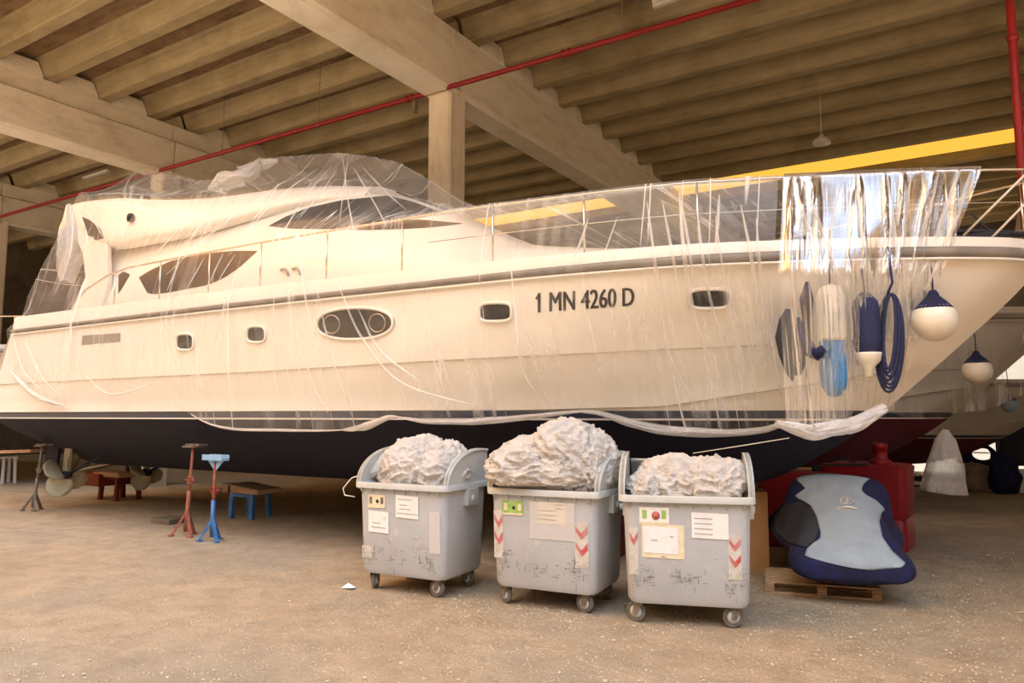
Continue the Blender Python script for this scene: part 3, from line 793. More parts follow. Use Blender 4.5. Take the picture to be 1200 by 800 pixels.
crumple('film_pinch', [PY(245,222,8.35),PY(262,214,8.5),PY(285,206,8.6),PY(305,193,8.9),PY(325,188,9.1)], [.04,.16,.13,.10,.03], M_hem, None, 8, .6, parent=cv)
crumple('film_pinch', [PY(82,240,7.85),PY(84,270,7.82),PY(82,300,7.8),PY(78,330,7.75)], [.05,.17,.22,.12], M_hem, None, 12, .6, parent=cv, stretch=(.3,1,1))
# pleats: narrow doubled folds standing on the sheets
T_film = bvh_of(cv); T_bow = bvh_of(bc)
M_pleat = film_mat('doubled_polythene', .42, .4, 1.0, .3, (.97,.97,.96,1), rough=.3, bs=.2, um=20, vm=1)
def pleat(T, pts, w, parent):
    L = [0]
    for a, b in zip(pts, pts[1:]): L.append(L[-1]+math.dist(a, b))
    n = max(8, int(L[-1]/5)); rows = []; uvs = []
    xs = [(l, p[0]) for l, p in zip(L, pts)]; ys = [(l, p[1]) for l, p in zip(L, pts)]
    for i in range(n+1):
        t = i/n; h = hit(T, stab(xs, t*L[-1]), stab(ys, t*L[-1]), .006)
        if not h: continue
        rows.append((h[0], h[1], t))
    if len(rows) < 4: return
    m = MB(); P = []
    for i, (c, nn, t) in enumerate(rows):
        d = (rows[min(i+1, len(rows)-1)][0]-rows[max(i-1, 0)][0]).normalized(); sd_ = d.cross(Vector((0,-1,0))).normalized()
        ww = w*(math.sin(math.pi*min(1, t*.93+.05))**.7)
        P.append([c-sd_*ww, c-sd_*ww*.2+Vector((0,-.018*ww/w,0)), c+sd_*ww*.4+Vector((0,-.012*ww/w,.0)), c+sd_*ww]); uvs += [(q*.03+pts[0][0], t) for q in range(4)]
    m.grid(P, True); m.build('film_pleat', M_pleat, parent, uvs=uvs)
for pts, w_ in (
 ([(322,345),(319,400),(326,470)],.022), ([(338,330),(344,400),(362,482)],.018), ([(350,300),(364,380),(386,482)],.020), ([(358,420),(368,455),(385,484)],.03), ([(372,340),(390,420),(412,486)],.016),
 ([(395,330),(424,395),(470,448),(560,476)],.020), ([(420,362),(445,410),(492,447)],.022), ([(332,400),(338,440),(350,480)],.016), ([(408,186),(404,215),(398,262)],.014), ([(402,186),(409,240),(424,318)],.016),
 ([(388,196),(352,240),(306,322)],.018), ([(372,198),(322,236),(268,300)],.018), ([(345,205),(255,268),(195,322)],.020), ([(414,196),(437,235),(455,268)],.014), ([(425,196),(452,225),(476,246)],.012), ([(395,200),(372,232),(345,262)],.012),
 ([(262,297),(252,318),(244,336)],.014), ([(276,298),(262,320),(255,332)],.012), ([(240,302),(230,320),(220,337)],.012), ([(212,306),(203,325),(196,342)],.010), ([(268,345),(256,385),(247,425)],.018), ([(262,352),(262,385),(258,420)],.012), ([(238,370),(232,400),(226,425)],.012),
 ([(758,236),(768,310),(780,400),(801,472)],.022), ([(776,235),(790,310),(800,385)],.018), ([(796,226),(802,300),(815,375),(834,425)],.026), ([(799,240),(809,300),(812,330)],.02), ([(816,240),(828,330),(850,418)],.018), ([(838,252),(850,335),(862,398)],.012),
 ([(843,228),(841,262),(838,296)],.02), ([(868,240),(880,300),(890,380)],.018), ([(886,256),(893,340),(897,420)],.016), ([(608,402),(612,435),(636,472)],.018), ([(724,254),(714,282),(704,310)],.012), ([(690,256),(680,285),(668,312)],.016), ([(770,380),(790,430),(818,478)],.012), ([(903,330),(905,370),(908,400)],.016),
 ([(15,392),(28,435),(52,460)],.035), ([(30,400),(48,440),(72,466)],.03), ([(92,246),(102,275),(100,300)],.03), ([(86,242),(84,290),(74,326)],.035), ([(98,245),(112,262),(122,280)],.02), ([(215,262),(180,300),(150,318)],.02), ([(95,238),(140,240),(188,241)],.016),
 ([(100,440),(130,462),(190,446)],.02)):
    pleat(T_film, pts, w_, cv)
for pts, w_ in (([(928,210),(945,260),(962,310)],.02), ([(940,212),(960,262),(985,330)],.018), ([(1004,206),(1010,270),(1022,332)],.02), ([(1040,206),(1046,260),(1056,330)],.02), ([(1068,204),(1060,260),(1058,310)],.016), ([(1100,202),(1085,260),(1068,330)],.02), ([(1125,200),(1102,262),(1074,340)],.022), ([(1138,200),(1118,262),(1085,340)],.025), ([(985,215),(975,262),(972,300)],.014)):
    pleat(T_bow, pts, w_, bc)
# knotted bundle of film hanging from the second boat
crumple('plastic_bundle', [PY(1108,503,13.6),PY(1108,515,13.6),PY(1108,540,13.6),PY(1106,560,13.6),PY(1105,576,13.6)], [.04,.15,.24,.29,.33], M_hem, 'greyish bundle of plastic sheet hanging knotted below the second yacht', 5, .22, cat='plastic bundle', stretch=(.1,1,1))
# draped film under the bow of boat 2
m = MB(); P = []; uvs = []
for i in range(41):
    u = i/40; x = lerp(-2.6, 1.15, u); row = []
    for j in range(21):
        v = j/20; z = lerp(3.8, 2.1-.16*math.exp(-((x+.9)/.5)**2)+.5*max(0, x-.1), v)
        d = stem_x(min(z, 3.68))-(x-.55)
        y = 15.95-max(0, hb(x-.55, min(3.68, max(2.05, z))))-.12-.03*fbm((x*4, z*1.5-abs(x+.9)*2, 5), 3)
        row.append(Vector((x, y, z))); uvs.append((x+90, v*2))
    P.append(row)
m.grid(P, True); tag(m.build('plastic_sheet', M_film, uvs=uvs), 'taut clear plastic sheet wrapped around the bow of the second yacht', 'plastic sheet')

# ================================================================== fenders on the bow
def rope(pts, r, mat, name='rope', parent=None, label=None, cat='rope', n=6, group=None):
    m = MB(); m.tube(pts, r, n); o = m.build(name, mat, parent)
    if label: tag(o, label, cat, group)
    return o
def cyl_fender(px, ytop, ybot, Y, r, bodym, label, cap=None, mesh2=None):
    top = PY(px, ytop, Y); bot = PY(px, ybot, Y); L = (top-bot).length
    root = empty('fender', bot, label=label, cat='fender', group=None)
    m = MB(); prof = [(0.02,0),(r*.55,.02),(r*.9,.10),(r,.2),(r,L-.2),(r*.9,L-.1),(r*.5,L-.03),(r*.2,L)]
    m.lathe(prof, (0,0,0), 24); m.build('fender_body', bodym, root)
    return root, top, bot, L
A = rnd
# dark rope / sock bundle
fb = empty('fender', PY(931, 447, 8.06), label='slack black fender cover crumpled left of the blue fleece fender, leftmost on the bow', cat='fender cover')
m = MB()
def strip(pts, w, m, n=8):
    m.tube([Vector(p) for p in pts], w, n)
L0 = lambda x, y, Y=8.06: PY(x, y, Y)-fb.location
strip([L0(924,362), L0(921,375), L0(918,395), L0(922,415), L0(926,435), L0(929,446)], [.03,.07,.085,.08,.05,.012], m)
strip([L0(930,380), L0(932,395), L0(935,412), L0(938,428), L0(934,440)], [.03,.07,.075,.05,.03], m)
m.build('cover_cloth', M_dk, fb)
m = MB(); strip([L0(946,330), L0(945,350), L0(946,372), L0(946,395)], [.02,.07,.05,.045], m); strip([L0(935,372), L0(940,392), L0(948,410), L0(958,415), L0(966,408)], [.02,.05,.08,.07,.05], m); m.build('strap', M_navy, fb)
# blue fleece fender
def placed(root, mesh, name, mat): return mesh.build(name, mat, root)
f2, t2, bo2, L2 = cyl_fender(978, 335, 465, 8.26, .13, M_bluef, 'light blue fleece covered fender, upper half white, hanging on the bow')
m = MB(); m.lathe([(.134,L2*.50),(.142,L2*.53),(.145,L2*.9),(.10,L2*.99),(.03,L2+.02)], (0,0,0), 24); m.build('white_sleeve', M_ball, f2)
rope([(0,0,L2), (0.0,.05,L2+.25), (0.02,.12,3.75-bo2.z)], .01, M_ropeb, 'fender_line', f2)
f3, t3, bo3, L3 = cyl_fender(1017, 342, 420, 8.42, .135, M_ropeb, 'navy blue cylinder fender with a white end cap, beside the coiled line')
m = MB(); m.lathe([(.03,-.19),(.045,-.18),(.05,-.1),(.12,-.03),(.137,.04),(.134,.06)], (0,0,0), 20); m.build('end_cap', M_ball, f3)
rope([(0,0,L3), (-.02,.05,L3+.2), (-.05,.1,3.75-bo3.z)], .01, M_ropeb, 'fender_line', f3)
# coiled navy rope
m = MB()
for k in range(7):
    w = .055+.012*k; cxp = 1043+rnd.uniform(-1.5,1.5); c0 = PY(cxp, 388, 8.42+k*.012)
    loop = [c0+Vector((w*math.sin(t)+.03*math.cos(t), .01*math.sin(3*t), (.38+.02*k)*math.cos(t)-.02*k)) for t in [2*math.pi*i/26 for i in range(26)]]
    m.tube(loop, .016, 6, closed=True)
c0 = PY(1040, 345, 8.42); m.tube([c0, c0+Vector((.05,0,.12)), c0+Vector((.02,.05,.5))], .014, 6)
tag(m.build('rope_coil', M_ropeb), 'coiled navy blue mooring line hung beside the ball fender', 'rope')
def ball(px, py, rpx, Y, label, mat2=M_ball, zl=3.75):
    c = PY(px, py, Y); e = PY(px+rpx, py, Y); r = (e-c).length
    root = empty('ball_fender', c-Vector((0,0,r)), label=label, cat='fender')
    m = MB(); prof = [(max(.005, r*math.sin(math.pi*i/18)), r-r*math.cos(math.pi*i/18)*1.02) for i in range(16)]
    prof += [(r*.32, r*1.98), (.03, r*2.02)]
    m.lathe(prof, (0,0,0), 32); m.build('ball', mat2, root)
    m = MB(); m.lathe([(r*.86,r*1.52),(r*.80,r*1.62),(r*.55,r*1.9),(r*.28,r*2.15),(.05,r*2.3),(.03,r*2.45)], (0,0,0), 28); m.build('neck_cap', M_navy, root)
    rope([(0,0,r*2.4), (0.0,.05,r*2.4+.2), (-.03,.12,zl-(c.z-r))], .01, M_ropeb, 'fender_line', root)
    return root
ball(1095, 375, 28.5, 8.72, 'big round white ball fender with navy top at the nearest bow')
ball(1145, 434, 19, 14.3, 'round cream ball fender in shade on the second yacht bow', zl=3.6)
ball(1183, 474, 11, 20.6, 'small pale blue fender at the bow of the farthest boat', paint('pale_blue_vinyl', '8fa8c4', rough=.5), zl=3.3)
# taut ropes on the bow
for i, (a, b, lb) in enumerate((((1202,204,9.0),(1129,276,9.1),'white rope from the bow rail running steeply down to the deck'), ((1202,238,9.2),(1150,291,9.3),'lower white rope slanting across the bow deck'))):
    rope([PY(*a), PY(*b)], .012, M_rope, 'rope', label=lb)
rope([PY(1139,250,9.4), PY(1150,262,9.4), PY(1170,279,9.4), PY(1190,291,9.4), PY(1204,299,9.4)], .016, M_dk, 'cable', label='dark mooring cable sagging over the bow deck edge', cat='cable')
rope([PY(812,531,8.3), PY(870,522,8.4), PY(925,513,8.5)], .006, M_rope, 'cord', label='thin pale cord running along the navy hull bottom over the bins', cat='cord')

# ================================================================== pipes, lamps
def pipe_run():
    root = empty('sprinkler_pipe', (-10, 12.6, 9.15), label='long red pipe running under the beams across the hall', cat='pipe')
    def p(a, b): return Vector((a+10, 0, b-9.15))
    m = MB(); m.tube([Vector((-30, 0, .0)), Vector((8, 0, -.0))], .055, 12); m.build('pipe', M_red, root)
    for x in (-20.6, -10.6, -6.6, -2.2):
        m = MB(); M = Matrix.Rotation(R(90), 3, 'Y')
        m.lathe([(.075,-.09),(.085,-.09),(.085,-.05),(.07,-.05),(.07,.05),(.085,.05),(.085,.09),(.075,.09)], (x+10, 0, 0), 14, M)
        m.build('pipe_coupling', M_red, root)
    for x in (-17.2, -13.5, -5.4, 0.2):
        m = MB(); m.tube([(x+10, 0, .05), (x+10, 0, 1.9)], .008, 6); m.box((x+9.97,-.03,-.07),(x+10.03,.03,.07)); m.build('pipe_hanger', M_galv, root)
    m = MB(); m.box((-.5,-.03,-.35),(-.44,.1,.05)); m.build('pipe_bracket', M_galv, root)
pipe_run()
m = MB(); vx = PY(1183, 100, 11.6); m.tube([(vx.x+.07, 11.6, 0), (vx.x+.07, 11.6, 11.3)], .055, 14)
for z in (1.2, 3.9, 7.0, 9.3): m.lathe([(.07,-.04),(.07,.04)], (vx.x+.07, 11.6, z), 14)
tag(m.build('standpipe', M_red), 'vertical dark red pipe standing at the right edge behind the bow', 'pipe')
m = MB(); a = PZ(766, 8, 10.55); b = PZ(800, -4, 10.55); m.beam(a, b, .1, .07); m.beam(a+Vector((0,0,.08)), b+Vector((0,0,.08)), .14, .08)
tag(m.build('tube_lamp', M_pin), 'white fluorescent tube lamp under the ribs at the top edge', 'lamp')
c = PY(963, 168, 21.5); m = MB(); m.lathe([(.05,.28),(.07,.2),(.22,.08),(.24,0),(.2,-.03),(.05,-.04)], c, 20); m.tube([c+Vector((0,0,.2)), (c.x, c.y, 11.4)], .012, 6)
tag(m.build('ceiling_lamp', M_pin), 'small round white lamp hanging above the right end of the rail', 'lamp')
m = MB(); m.beam(PZ(98,209,10.62), PZ(127,200,10.62), .12, .08); tag(m.build('tube_lamp', M_pin), 'dim fluorescent tube under the ceiling left of the tented plastic', 'lamp')

# ================================================================== waste bins
def rrect(w, d, r, z, n=5, bow=0.0):
    P = []
    for cx, cy, a0 in ((w/2-r, d/2-r, 0), (-w/2+r, d/2-r, 90), (-w/2+r, -d/2+r, 180), (w/2-r, -d/2+r, 270)):
        for i in range(n+1):
            a = R(a0+90*i/n); P.append(Vector((cx+r*math.cos(a), cy+r*math.sin(a), z)))
    return P
def waste_bin(loc, rz, label, steer, docs):
    root = empty('waste_bin', (loc[0], loc[1], 0), R(rz), label=label, cat='waste container', group='grey wheeled waste containers')
    W, D = 1.25, .98
    m = MB(); rows = []
    for z, w, d, r in ((.22,W-.34,D-.30,.06),(.20,W-.17,D-.16,.09),(.25,W-.11,D-.11,.10),(.7,W-.08,D-.07,.10),(1.16,W-.05,D-.04,.10),(1.20,W-.05,D-.04,.10),(1.20,W-.13,D-.12,.08),(.7,W-.18,D-.17,.08),(.34,W-.24,D-.22,.08)):
        p = rrect(w, d, r, z); rows.append(p+[p[0]])
    m.grid(rows, True); b_ = rows[0][:-1]; m.add(b_, [tuple(range(len(b_)))]); m.add(rows[-1][:-1], [tuple(range(len(b_)))])
    m.build('bin_body', M_bin, root, weld=True, auto=38)
    m = MB(); rows = []
    for z, e in ((1.16,-.05),(1.165,.04),(1.172,.06),(1.225,.06),(1.235,.05),(1.235,-.03),(1.225,-.07),(1.18,-.09)):
        p = rrect(W+e-.02, D+e, .10, z); rows.append(p+[p[0]])
    m.grid(rows, True)
    for i in range(8):
        x = lerp(-W/2+.09, W/2-.09, i/7)
        for sy in (-1, 1): m.add([(x-.006,sy*(D/2-.03),1.165),(x+.006,sy*(D/2-.03),1.165),(x+.006,sy*(D/2+.028),1.165),(x-.006,sy*(D/2+.028),1.165),(x-.006,sy*(D/2-.03),1.10),(x+.006,sy*(D/2-.03),1.10)], [(0,1,2,3),(0,3,4),(1,5,2),(3,2,5,4),(0,4,5,1)])
    m.build('bin_rim', M_binl, root, weld=True, auto=40)
    # quarter-round cheeks at both ends that carry the sliding lid
    for s in (-1, 1):
        m = MB(); out = []
        for i in range(13):
            a = R(180-105*i/12); out.append((.24+.70*math.cos(a), 1.22+.40*math.sin(a)))
        inn = [(y*.86+.0, 1.22+(z-1.22)*.86) for y, z in out]
        poly = out+[(out[-1][0], 1.19), (out[0][0], 1.19)]
        M = Matrix(((0,0,1,0),(1,0,0,0),(0,1,0,0),(0,0,0,1)))
        m.prism(poly, s*(W/2-.035), s*(W/2-.0), M)
        # curved flange on the edge
        m.grid([[(s*(W/2-.045), y, z) for y, z in out], [(s*(W/2+.015), y, z) for y, z in out], [(s*(W/2+.015), y, z-.025) for y, z in out]], True)
        m.build('lid_cheek', M_binl, root)
        m = MB(); m.lathe([(.03,0),(.035,.02),(.035,.05)], (s*(W/2+.0), .05, 1.06), 14, Matrix.Rotation(R(90*s), 3, 'Y')); m.box((s*(W/2-.02)-.03,-.07,.98),(s*(W/2-.02)+.05,.17,1.17)); m.build('trunnion', M_binl, root, bevel=.006)
    # lid rolled to the back
    m = MB(); P = []
    for i in range(9):
        a = R(10+ 38*i/8); P.append([(x, .03+.50*math.cos(a), 1.22+.43*math.sin(a)) for x in (-W/2+.05, 0, W/2-.05)])
    m.grid(P, True); o = m.build('lid', M_binl, root); o.modifiers.new('t', 'SOLIDIFY').thickness = .02
    for k, (sx, sy) in enumerate(((-1,-1),(1,-1),(-1,1),(1,1))):
        an = R(steer[k]); c = Vector((sx*(W/2-.17), sy*(D/2-.17), 0)); ax = Vector((math.cos(an), math.sin(an), 0)); fw_ = Vector((-ax.y, ax.x, 0))
        m = MB(); m.box((c.x-.055, c.y-.055, .20), (c.x+.055, c.y+.055, .235))
        wc = c+fw_*.04
        for s in (-1, 1):
            a_ = c+ax*s*.035; m.add([a_+Vector((0,0,.20))+fw_*.05, a_+Vector((0,0,.20))-fw_*.05, wc+ax*s*.038+Vector((0,0,.075))-fw_*.02, wc+ax*s*.038+Vector((0,0,.075))+fw_*.025], [(0,1,2,3)])
        ca = m.build('caster', M_galv, root); ca.modifiers.new('t', 'SOLIDIFY').thickness = .008
        Mx = Matrix((ax, fw_, Vector((0,0,1)))).transposed() @ Matrix.Rotation(R(90), 3, 'Y')
        m = MB(); m.lathe([(.03,-.026),(.045,-.02),(.075,-.018),(.085,-.024),(.098,-.02),(.1,0),(.098,.02),(.085,.024),(.075,.018),(.045,.02),(.03,.026)], wc+Vector((0,0,.1)), 24, Mx)
        m.build('wheel', M_tyre, ca)
        m = MB(); m.lathe([(.02,-.032),(.055,-.028),(.06,-.02),(.06,.02),(.055,.028),(.02,.032)], wc+Vector((0,0,.1)), 16, Mx); m.build('wheel_hub', M_binl, ca)
    # papers and stickers on the front
    fy = lambda z: -(D/2)+tab([(.25,.055),(.7,.035),(1.16,.02)], z)-.004
    def sheet(name, x, z, w, h, mat, parent=root, off=0, skew=0):
        m = MB(); vs = []
        for (a, b) in ((-1,-1),(1,-1),(1,1),(-1,1)):
            X = x+a*w/2; Z = z+b*h/2+a*skew; vs.append((X, fy(Z)-off, Z))
        m.add(vs, [(0,1,2,3)]); vb = [(p[0], p[1]-.0015, p[2]) for p in vs]; m.add(vb, [(0,1,2,3)])
        m.add(vs+vb, [(0,1,5,4),(1,2,6,5),(2,3,7,6),(3,0,4,7)])
        return m.build(name, mat, parent)
    for d in docs:
        kind, x, z, w, h = d[:5]
        if kind == 'notice':
            p = sheet('paper_notice', x, z, w, h, d[5] if len(d) > 5 and d[5] else M_paper, off=.003 if w < .35 else 0, skew=-.004)
            for i, (fx, fz, fw2) in enumerate(d[6] if len(d) > 6 else ((-.1,.3,.6),(-.15,.05,.5),(0,-.25,.8))):
                sheet('print_line', x+fx*w, z+fz*h, w*fw2, h*.03, M_ink, p, .006, -.002)
        elif kind == 'sticker':
            p = sheet('sticker', x, z, w, h, d[5]); q = sheet('sticker_strip', x, z-h*.42, w*.95, h*.14, M_paperc, p, .003)
            m = MB(); m.lathe([(.0,0),(h*d[7],0),(h*d[7],.003)], (x+w*.06, fy(z)-.004, z+.02*h), 18, Matrix.Rotation(R(90), 3, 'X')); m.build('sticker_dot', d[6], p)
            for sx in (-1, 1): sheet('sticker_print', x+sx*w*.33, z+h*.08, w*.16, h*.5, d[8], p, .003)
        elif kind == 'pocket':
            sheet('plastic_pocket', x, z, w, h, M_pocket, root, .004)
        elif kind == 'chevron':
            # worn red and white reflective strip
            b = sheet('reflective_strip', x, z, w, h, M_strip, off=0)
            for q in range(d[5]):
                zc = z+h*.42-q*h*.36; m = MB(); s = d[6]
                pts = [(x-s*w*.45, zc), (x+w*.0, zc-h*.17), (x+w*.45, zc-.0), (x+w*.45, zc-h*.16), (x+w*.02, zc-h*.30), (x-s*w*.40, zc-h*.13)]
                m.add([(a, fy(b2)-.004, b2) for a, b2 in pts], [(0,1,4,5),(1,2,3,4)]); m.build('red_chevron', M_rs, b)
        elif kind == 'scuff':
            rr = random.Random(int(abs(x*1000)+z*77)); m = MB()
            for q in range(34):
                a = x+rr.uniform(-w/2, w/2); b = z+rr.gauss(0, h/4); l = rr.uniform(.01,.07); t_ = rr.uniform(.002,.008)
                if rr.random() < .5: pts = [(a,b),(a+t_,b),(a+t_,b+l),(a,b+l)]
                else: pts = [(a,b),(a+l,b),(a+l,b+t_),(a,b+t_)]
                m.add([(u, fy(v)-.002, v) for u, v in pts], [(0,1,2,3)])
            m.build('scuff_mark', M_scuff, root)['kind'] = 'stuff'
    return root
M_strip = paint('worn_strip', 'c9c9c4', 'b8b4aa', .6, scale=14)
M_scuff = paint('scuffed_plastic', '85807a', '9a9690', .8, scale=20)
def pocket_mat():
    t = NT('clear_pocket'); g = t.n('ShaderNodeBsdfGlossy'); g.inputs['Roughness'].default_value = .15
    tr = t.n('ShaderNodeBsdfTransparent'); d = t.n('ShaderNodeBsdfDiffuse'); d.inputs[0].default_value = (.9,.9,.9,1)
    a = t.n('ShaderNodeMixShader', i0=.35); t.l(tr.outputs[0], a.inputs[1]); t.l(d.outputs[0], a.inputs[2])
    b = t.n('ShaderNodeMixShader', i0=.12); t.l(a.outputs[0], b.inputs[1]); t.l(g.outputs[0], b.inputs[2]); return t.done(b)
M_pocket = pocket_mat()
bin1 = waste_bin((-5.66,7.08), 4, 'grey wheeled waste bin at left, with the cream sticker over a white notice', (20,80,10,70), (
  ('sticker',-.33,1.02,.24,.15,M_paperc,M_inkd,.13,M_galv), ('notice',-.30,.79,.29,.24,M_paper,((-.1,-.05,.4),(.3,.2,.08),(0,-.25,.7))),
  ('notice',.10,.98,.31,.25,M_paper,((-.1,.32,.6),(-.15,.08,.35),(-.1,-.1,.5),(0,-.3,.9))), ('pocket',.47,.72,.14,.45),
  ('chevron',-.46,.44,.16,.14,0,1), ('scuff',-.44,.40,.18,.2), ('scuff',.35,.36,.2,.16), ('scuff',.0,.45,.7,.3)))
bin2 = waste_bin((-3.98,7.33), 6, 'grey wheeled waste bin in the middle, with the green sticker and the taped document pocket', (55,75,20,30), (
  ('sticker',-.33,1.03,.25,.15,M_green,M_inkd,.11,M_paperc), ('notice',.12,1.0,.30,.22,M_paperc,((.3,.4,.28),(.3,.22,.28),(-.15,.1,.6),(-.15,-.1,.6),(-.15,-.3,.6))),
  ('pocket',.12,.92,.50,.38), ('chevron',-.50,.75,.11,.5,2,1), ('chevron',.44,.70,.15,.46,2,1), ('scuff',.05,.40,.7,.16), ('scuff',.38,.42,.16,.3), ('scuff',-.45,.45,.15,.3)))
bin3 = waste_bin((-2.60,7.50), 19, 'grey wheeled waste bin at right, with the red and green sticker', (70,100,25,60), (
  ('sticker',-.30,1.04,.28,.16,M_paper,M_rs,.25,M_green), ('notice',-.22,.80,.40,.32,M_paperc,((0,-.45,.1),)), ('notice',-.24,.81,.32,.25,M_paper,((-.2,0,.2),(.32,.15,.1))),
  ('notice',.22,.96,.34,.24,M_paper,((-.18,.28,.5),(-.18,.08,.5),(-.18,-.12,.5),(-.18,-.32,.5))), ('chevron',.44,.68,.12,.42,2,1), ('chevron',-.50,.70,.09,.45,1,1),
  ('scuff',.02,.44,.34,.16), ('scuff',-.42,.44,.2,.2), ('scuff',.42,.42,.2,.24)))
def heap(binroot, lumps, label, seed):
    m = MB()
    bm = bmesh.new(); bmesh.ops.create_icosphere(bm, subdivisions=6, radius=1.0)
    base = [v.co.copy() for v in bm.verts]; fs = [tuple(v.index for v in f.verts) for f in bm.faces]; bm.free()
    for li, (cx, cy, cz, rx, ry, rz_) in enumerate(lumps):
        vs = []
        for v in base:
            p = Vector((v.x*1.6+seed+li*5, v.y*1.6, v.z*1.6))
            a = noise.noise(p); b = 1-abs(noise.noise(p*2.1+Vector((a,0,2))))*2; c = 1-abs(noise.noise(p*5.2+Vector((b*.4,a,0))))*2; e = 1-abs(noise.noise(p*11))*2
            e2 = 1-abs(noise.noise(Vector((p.x*9, p.y*9, p.z*24))))*2
            f = 1+.16*a+.13*b*b*(1 if b > 0 else -.3)+.055*c+.022*e+.014*e2
            x = cx+v.x*rx*f; y = cy+v.y*ry*f; z = cz+v.z*rz_*f
            z = max(z, 1.0) 
            if z < 1.27: x = max(-.53, min(.53, x)); y = max(-.42, min(.42, y))
            vs.append((x, y, z))
        m.add(vs, fs, True)
    o = m.build('plastic_heap', M_heap); o.location = binroot.location; o.rotation_euler = binroot.rotation_euler
    return tag(o, label, 'plastic waste')
heap(bin1, ((-.08,0,1.35,.42,.40,.36),(.25,.05,1.33,.33,.38,.33),(-.28,.05,1.25,.22,.36,.24)), 'domed heap of used plastic sheet filling the left bin', 3.1)
h2 = heap(bin2, ((-.28,-.10,1.42,.42,.5,.30),(.10,.0,1.55,.42,.45,.38),(.38,.02,1.42,.28,.42,.34),(-.05,-.30,1.38,.5,.22,.22)), 'tall overflowing heap of used plastic sheet on the middle bin', 11.7)
heap(bin3, ((-.10,.05,1.25,.40,.38,.30),(.28,.0,1.25,.32,.4,.31),(-.38,-.05,1.2,.2,.36,.24),(.18,.1,1.35,.2,.2,.22)), 'low heap of clear plastic scraps in the right bin', 23.3)
# sheet of film lying over the left end of the first bin, with a loop of cord
c = bin1.location
crumple('plastic_sheet', [(c.x-.62,c.y-.3,1.27),(c.x-.50,c.y-.1,1.42),(c.x-.42,c.y+.15,1.52),(c.x-.25,c.y+.3,1.5)], [.04,.13,.12,.05], M_heap, 'folded scrap of plastic over the left cheek of the left bin', 4, .3)
rope([PY(427,549+6,6.95), PY(412,560,6.85), PY(402,572,6.8), PY(404,580,6.8), PY(416,582,6.85)], .008, M_rope, 'cord', label='loop of pale cord dangling off the left rim of the left bin', cat='cord')

# ================================================================== jack stands and trestles
def jack_stand(px, py, top_y, m1, m2, mtop, label, lean=(0,0), head='flat', foot=.3, Hh=None):
    b = PZ(px, py, 0); d = b.y*FW.y+b.x*FW.x
    Z = Hh
    root = empty('jack_stand', (b.x, b.y, 0), label=label, cat='jack stand', group='steel jack stands')
    t = Vector((lean[0], lean[1], Z))
    m = MB()
    for k in range(3):
        a = R(90+120*k+15); f = Vector((foot*math.cos(a), foot*math.sin(a), .015))
        m.beam(f, t*.28, .045, .035); m.beam(f-Vector((.04,0,0)), f+Vector((.04,0,0)), .08, .02)
    m.tube([t*.05, t*.5], .035, 10); m.build('tripod_base', m1, root)
    m = MB(); m.tube([t*.45, t*.97], .024, 10); m.build('screw_post', m2, root)
    m = MB(); c = t*.62
    m.tube([c+Vector((.1*math.cos(a), 0, .07*math.sin(a)+.0)) for a in [R(45+90*i) for i in range(4)]], .014, 6, closed=True); m.tube([c+Vector((-.13,0,0)), c+Vector((.13,0,0))], .012, 6); m.build('nut_handle', m2 if head == 'flat' else M_redb, root)
    m = MB()
    if head == 'flat': m.box((t.x-.16,t.y-.1,Z-.03),(t.x+.16,t.y+.1,Z)); m.box((t.x-.1,t.y-.09,Z),(t.x+.26,t.y+.09,Z+.035))
    else:
        m.beam((t.x-.25,t.y,Z), (t.x+.25,t.y,Z), .14, .04); m.beam((t.x-.25,t.y-.07,Z+.03), (t.x+.25,t.y-.07,Z+.03), .012, .09); m.beam((t.x-.25,t.y+.07,Z+.03), (t.x+.25,t.y+.07,Z+.03), .012, .09)
        m.add([(t.x-.20,t.y,Z-.02),(t.x+.20,t.y,Z-.02),(t.x+.03,t.y,Z-.17),(t.x-.03,t.y,Z-.17)], [(0,1,2,3)])
        m.add([(t.x-.20,t.y+.01,Z-.02),(t.x+.20,t.y+.01,Z-.02),(t.x+.03,t.y+.01,Z-.17),(t.x-.03,t.y+.01,Z-.17)], [(3,2,1,0)])
    m.build('stand_head', mtop, root, bevel=.005)
    return root
jack_stand(217, 628, 521, M_rust, M_rust, M_galv, 'rusty red jack stand with flat head propping the hull', (.12,-.0), 'flat', .22, 1.50)
jack_stand(248, 634, 542, M_blue, M_rust, M_bluel, 'blue footed jack stand with a pale blue channel head', (.02,0), 'chan', .19, 1.30)
jack_stand(38, 598, 525, M_galv, M_galv, M_galv, 'grey jack stand at far left under the stern plank', (.25,.0), 'flat', .2, 1.38)
def trestle(px, py, w, d, h, ml, mt, label, rz=0, tops=1):
    b = PZ(px, py, 0); root = empty('trestle', (b.x, b.y, 0), R(rz), label=label, cat='trestle')
    for sx in (-1, 1):
        for sy in (-1, 1):
            m = MB(); m.beam((sx*w*.42, sy*d*.4, 0), (sx*w*.40, sy*d*.36, h), .09, .09); m.build('leg', ml, root)
    m = MB(); m.box((-w*.45,-d*.42,h-.06),(w*.45,-d*.30,h)); m.box((-w*.45,d*.30,h-.06),(w*.45,d*.42,h)); m.box((-w*.45,-d*.4,h-.05),(-w*.35,d*.4,h)); m.box((w*.35,-d*.4,h-.05),(w*.45,d*.4,h)); m.build('frame', ml, root)
    return root
tb = trestle(293, 606, .62, .6, .48, M_blue, M_wood, 'blue steel trestle with wooden blocks, right of the jack stands', 8)
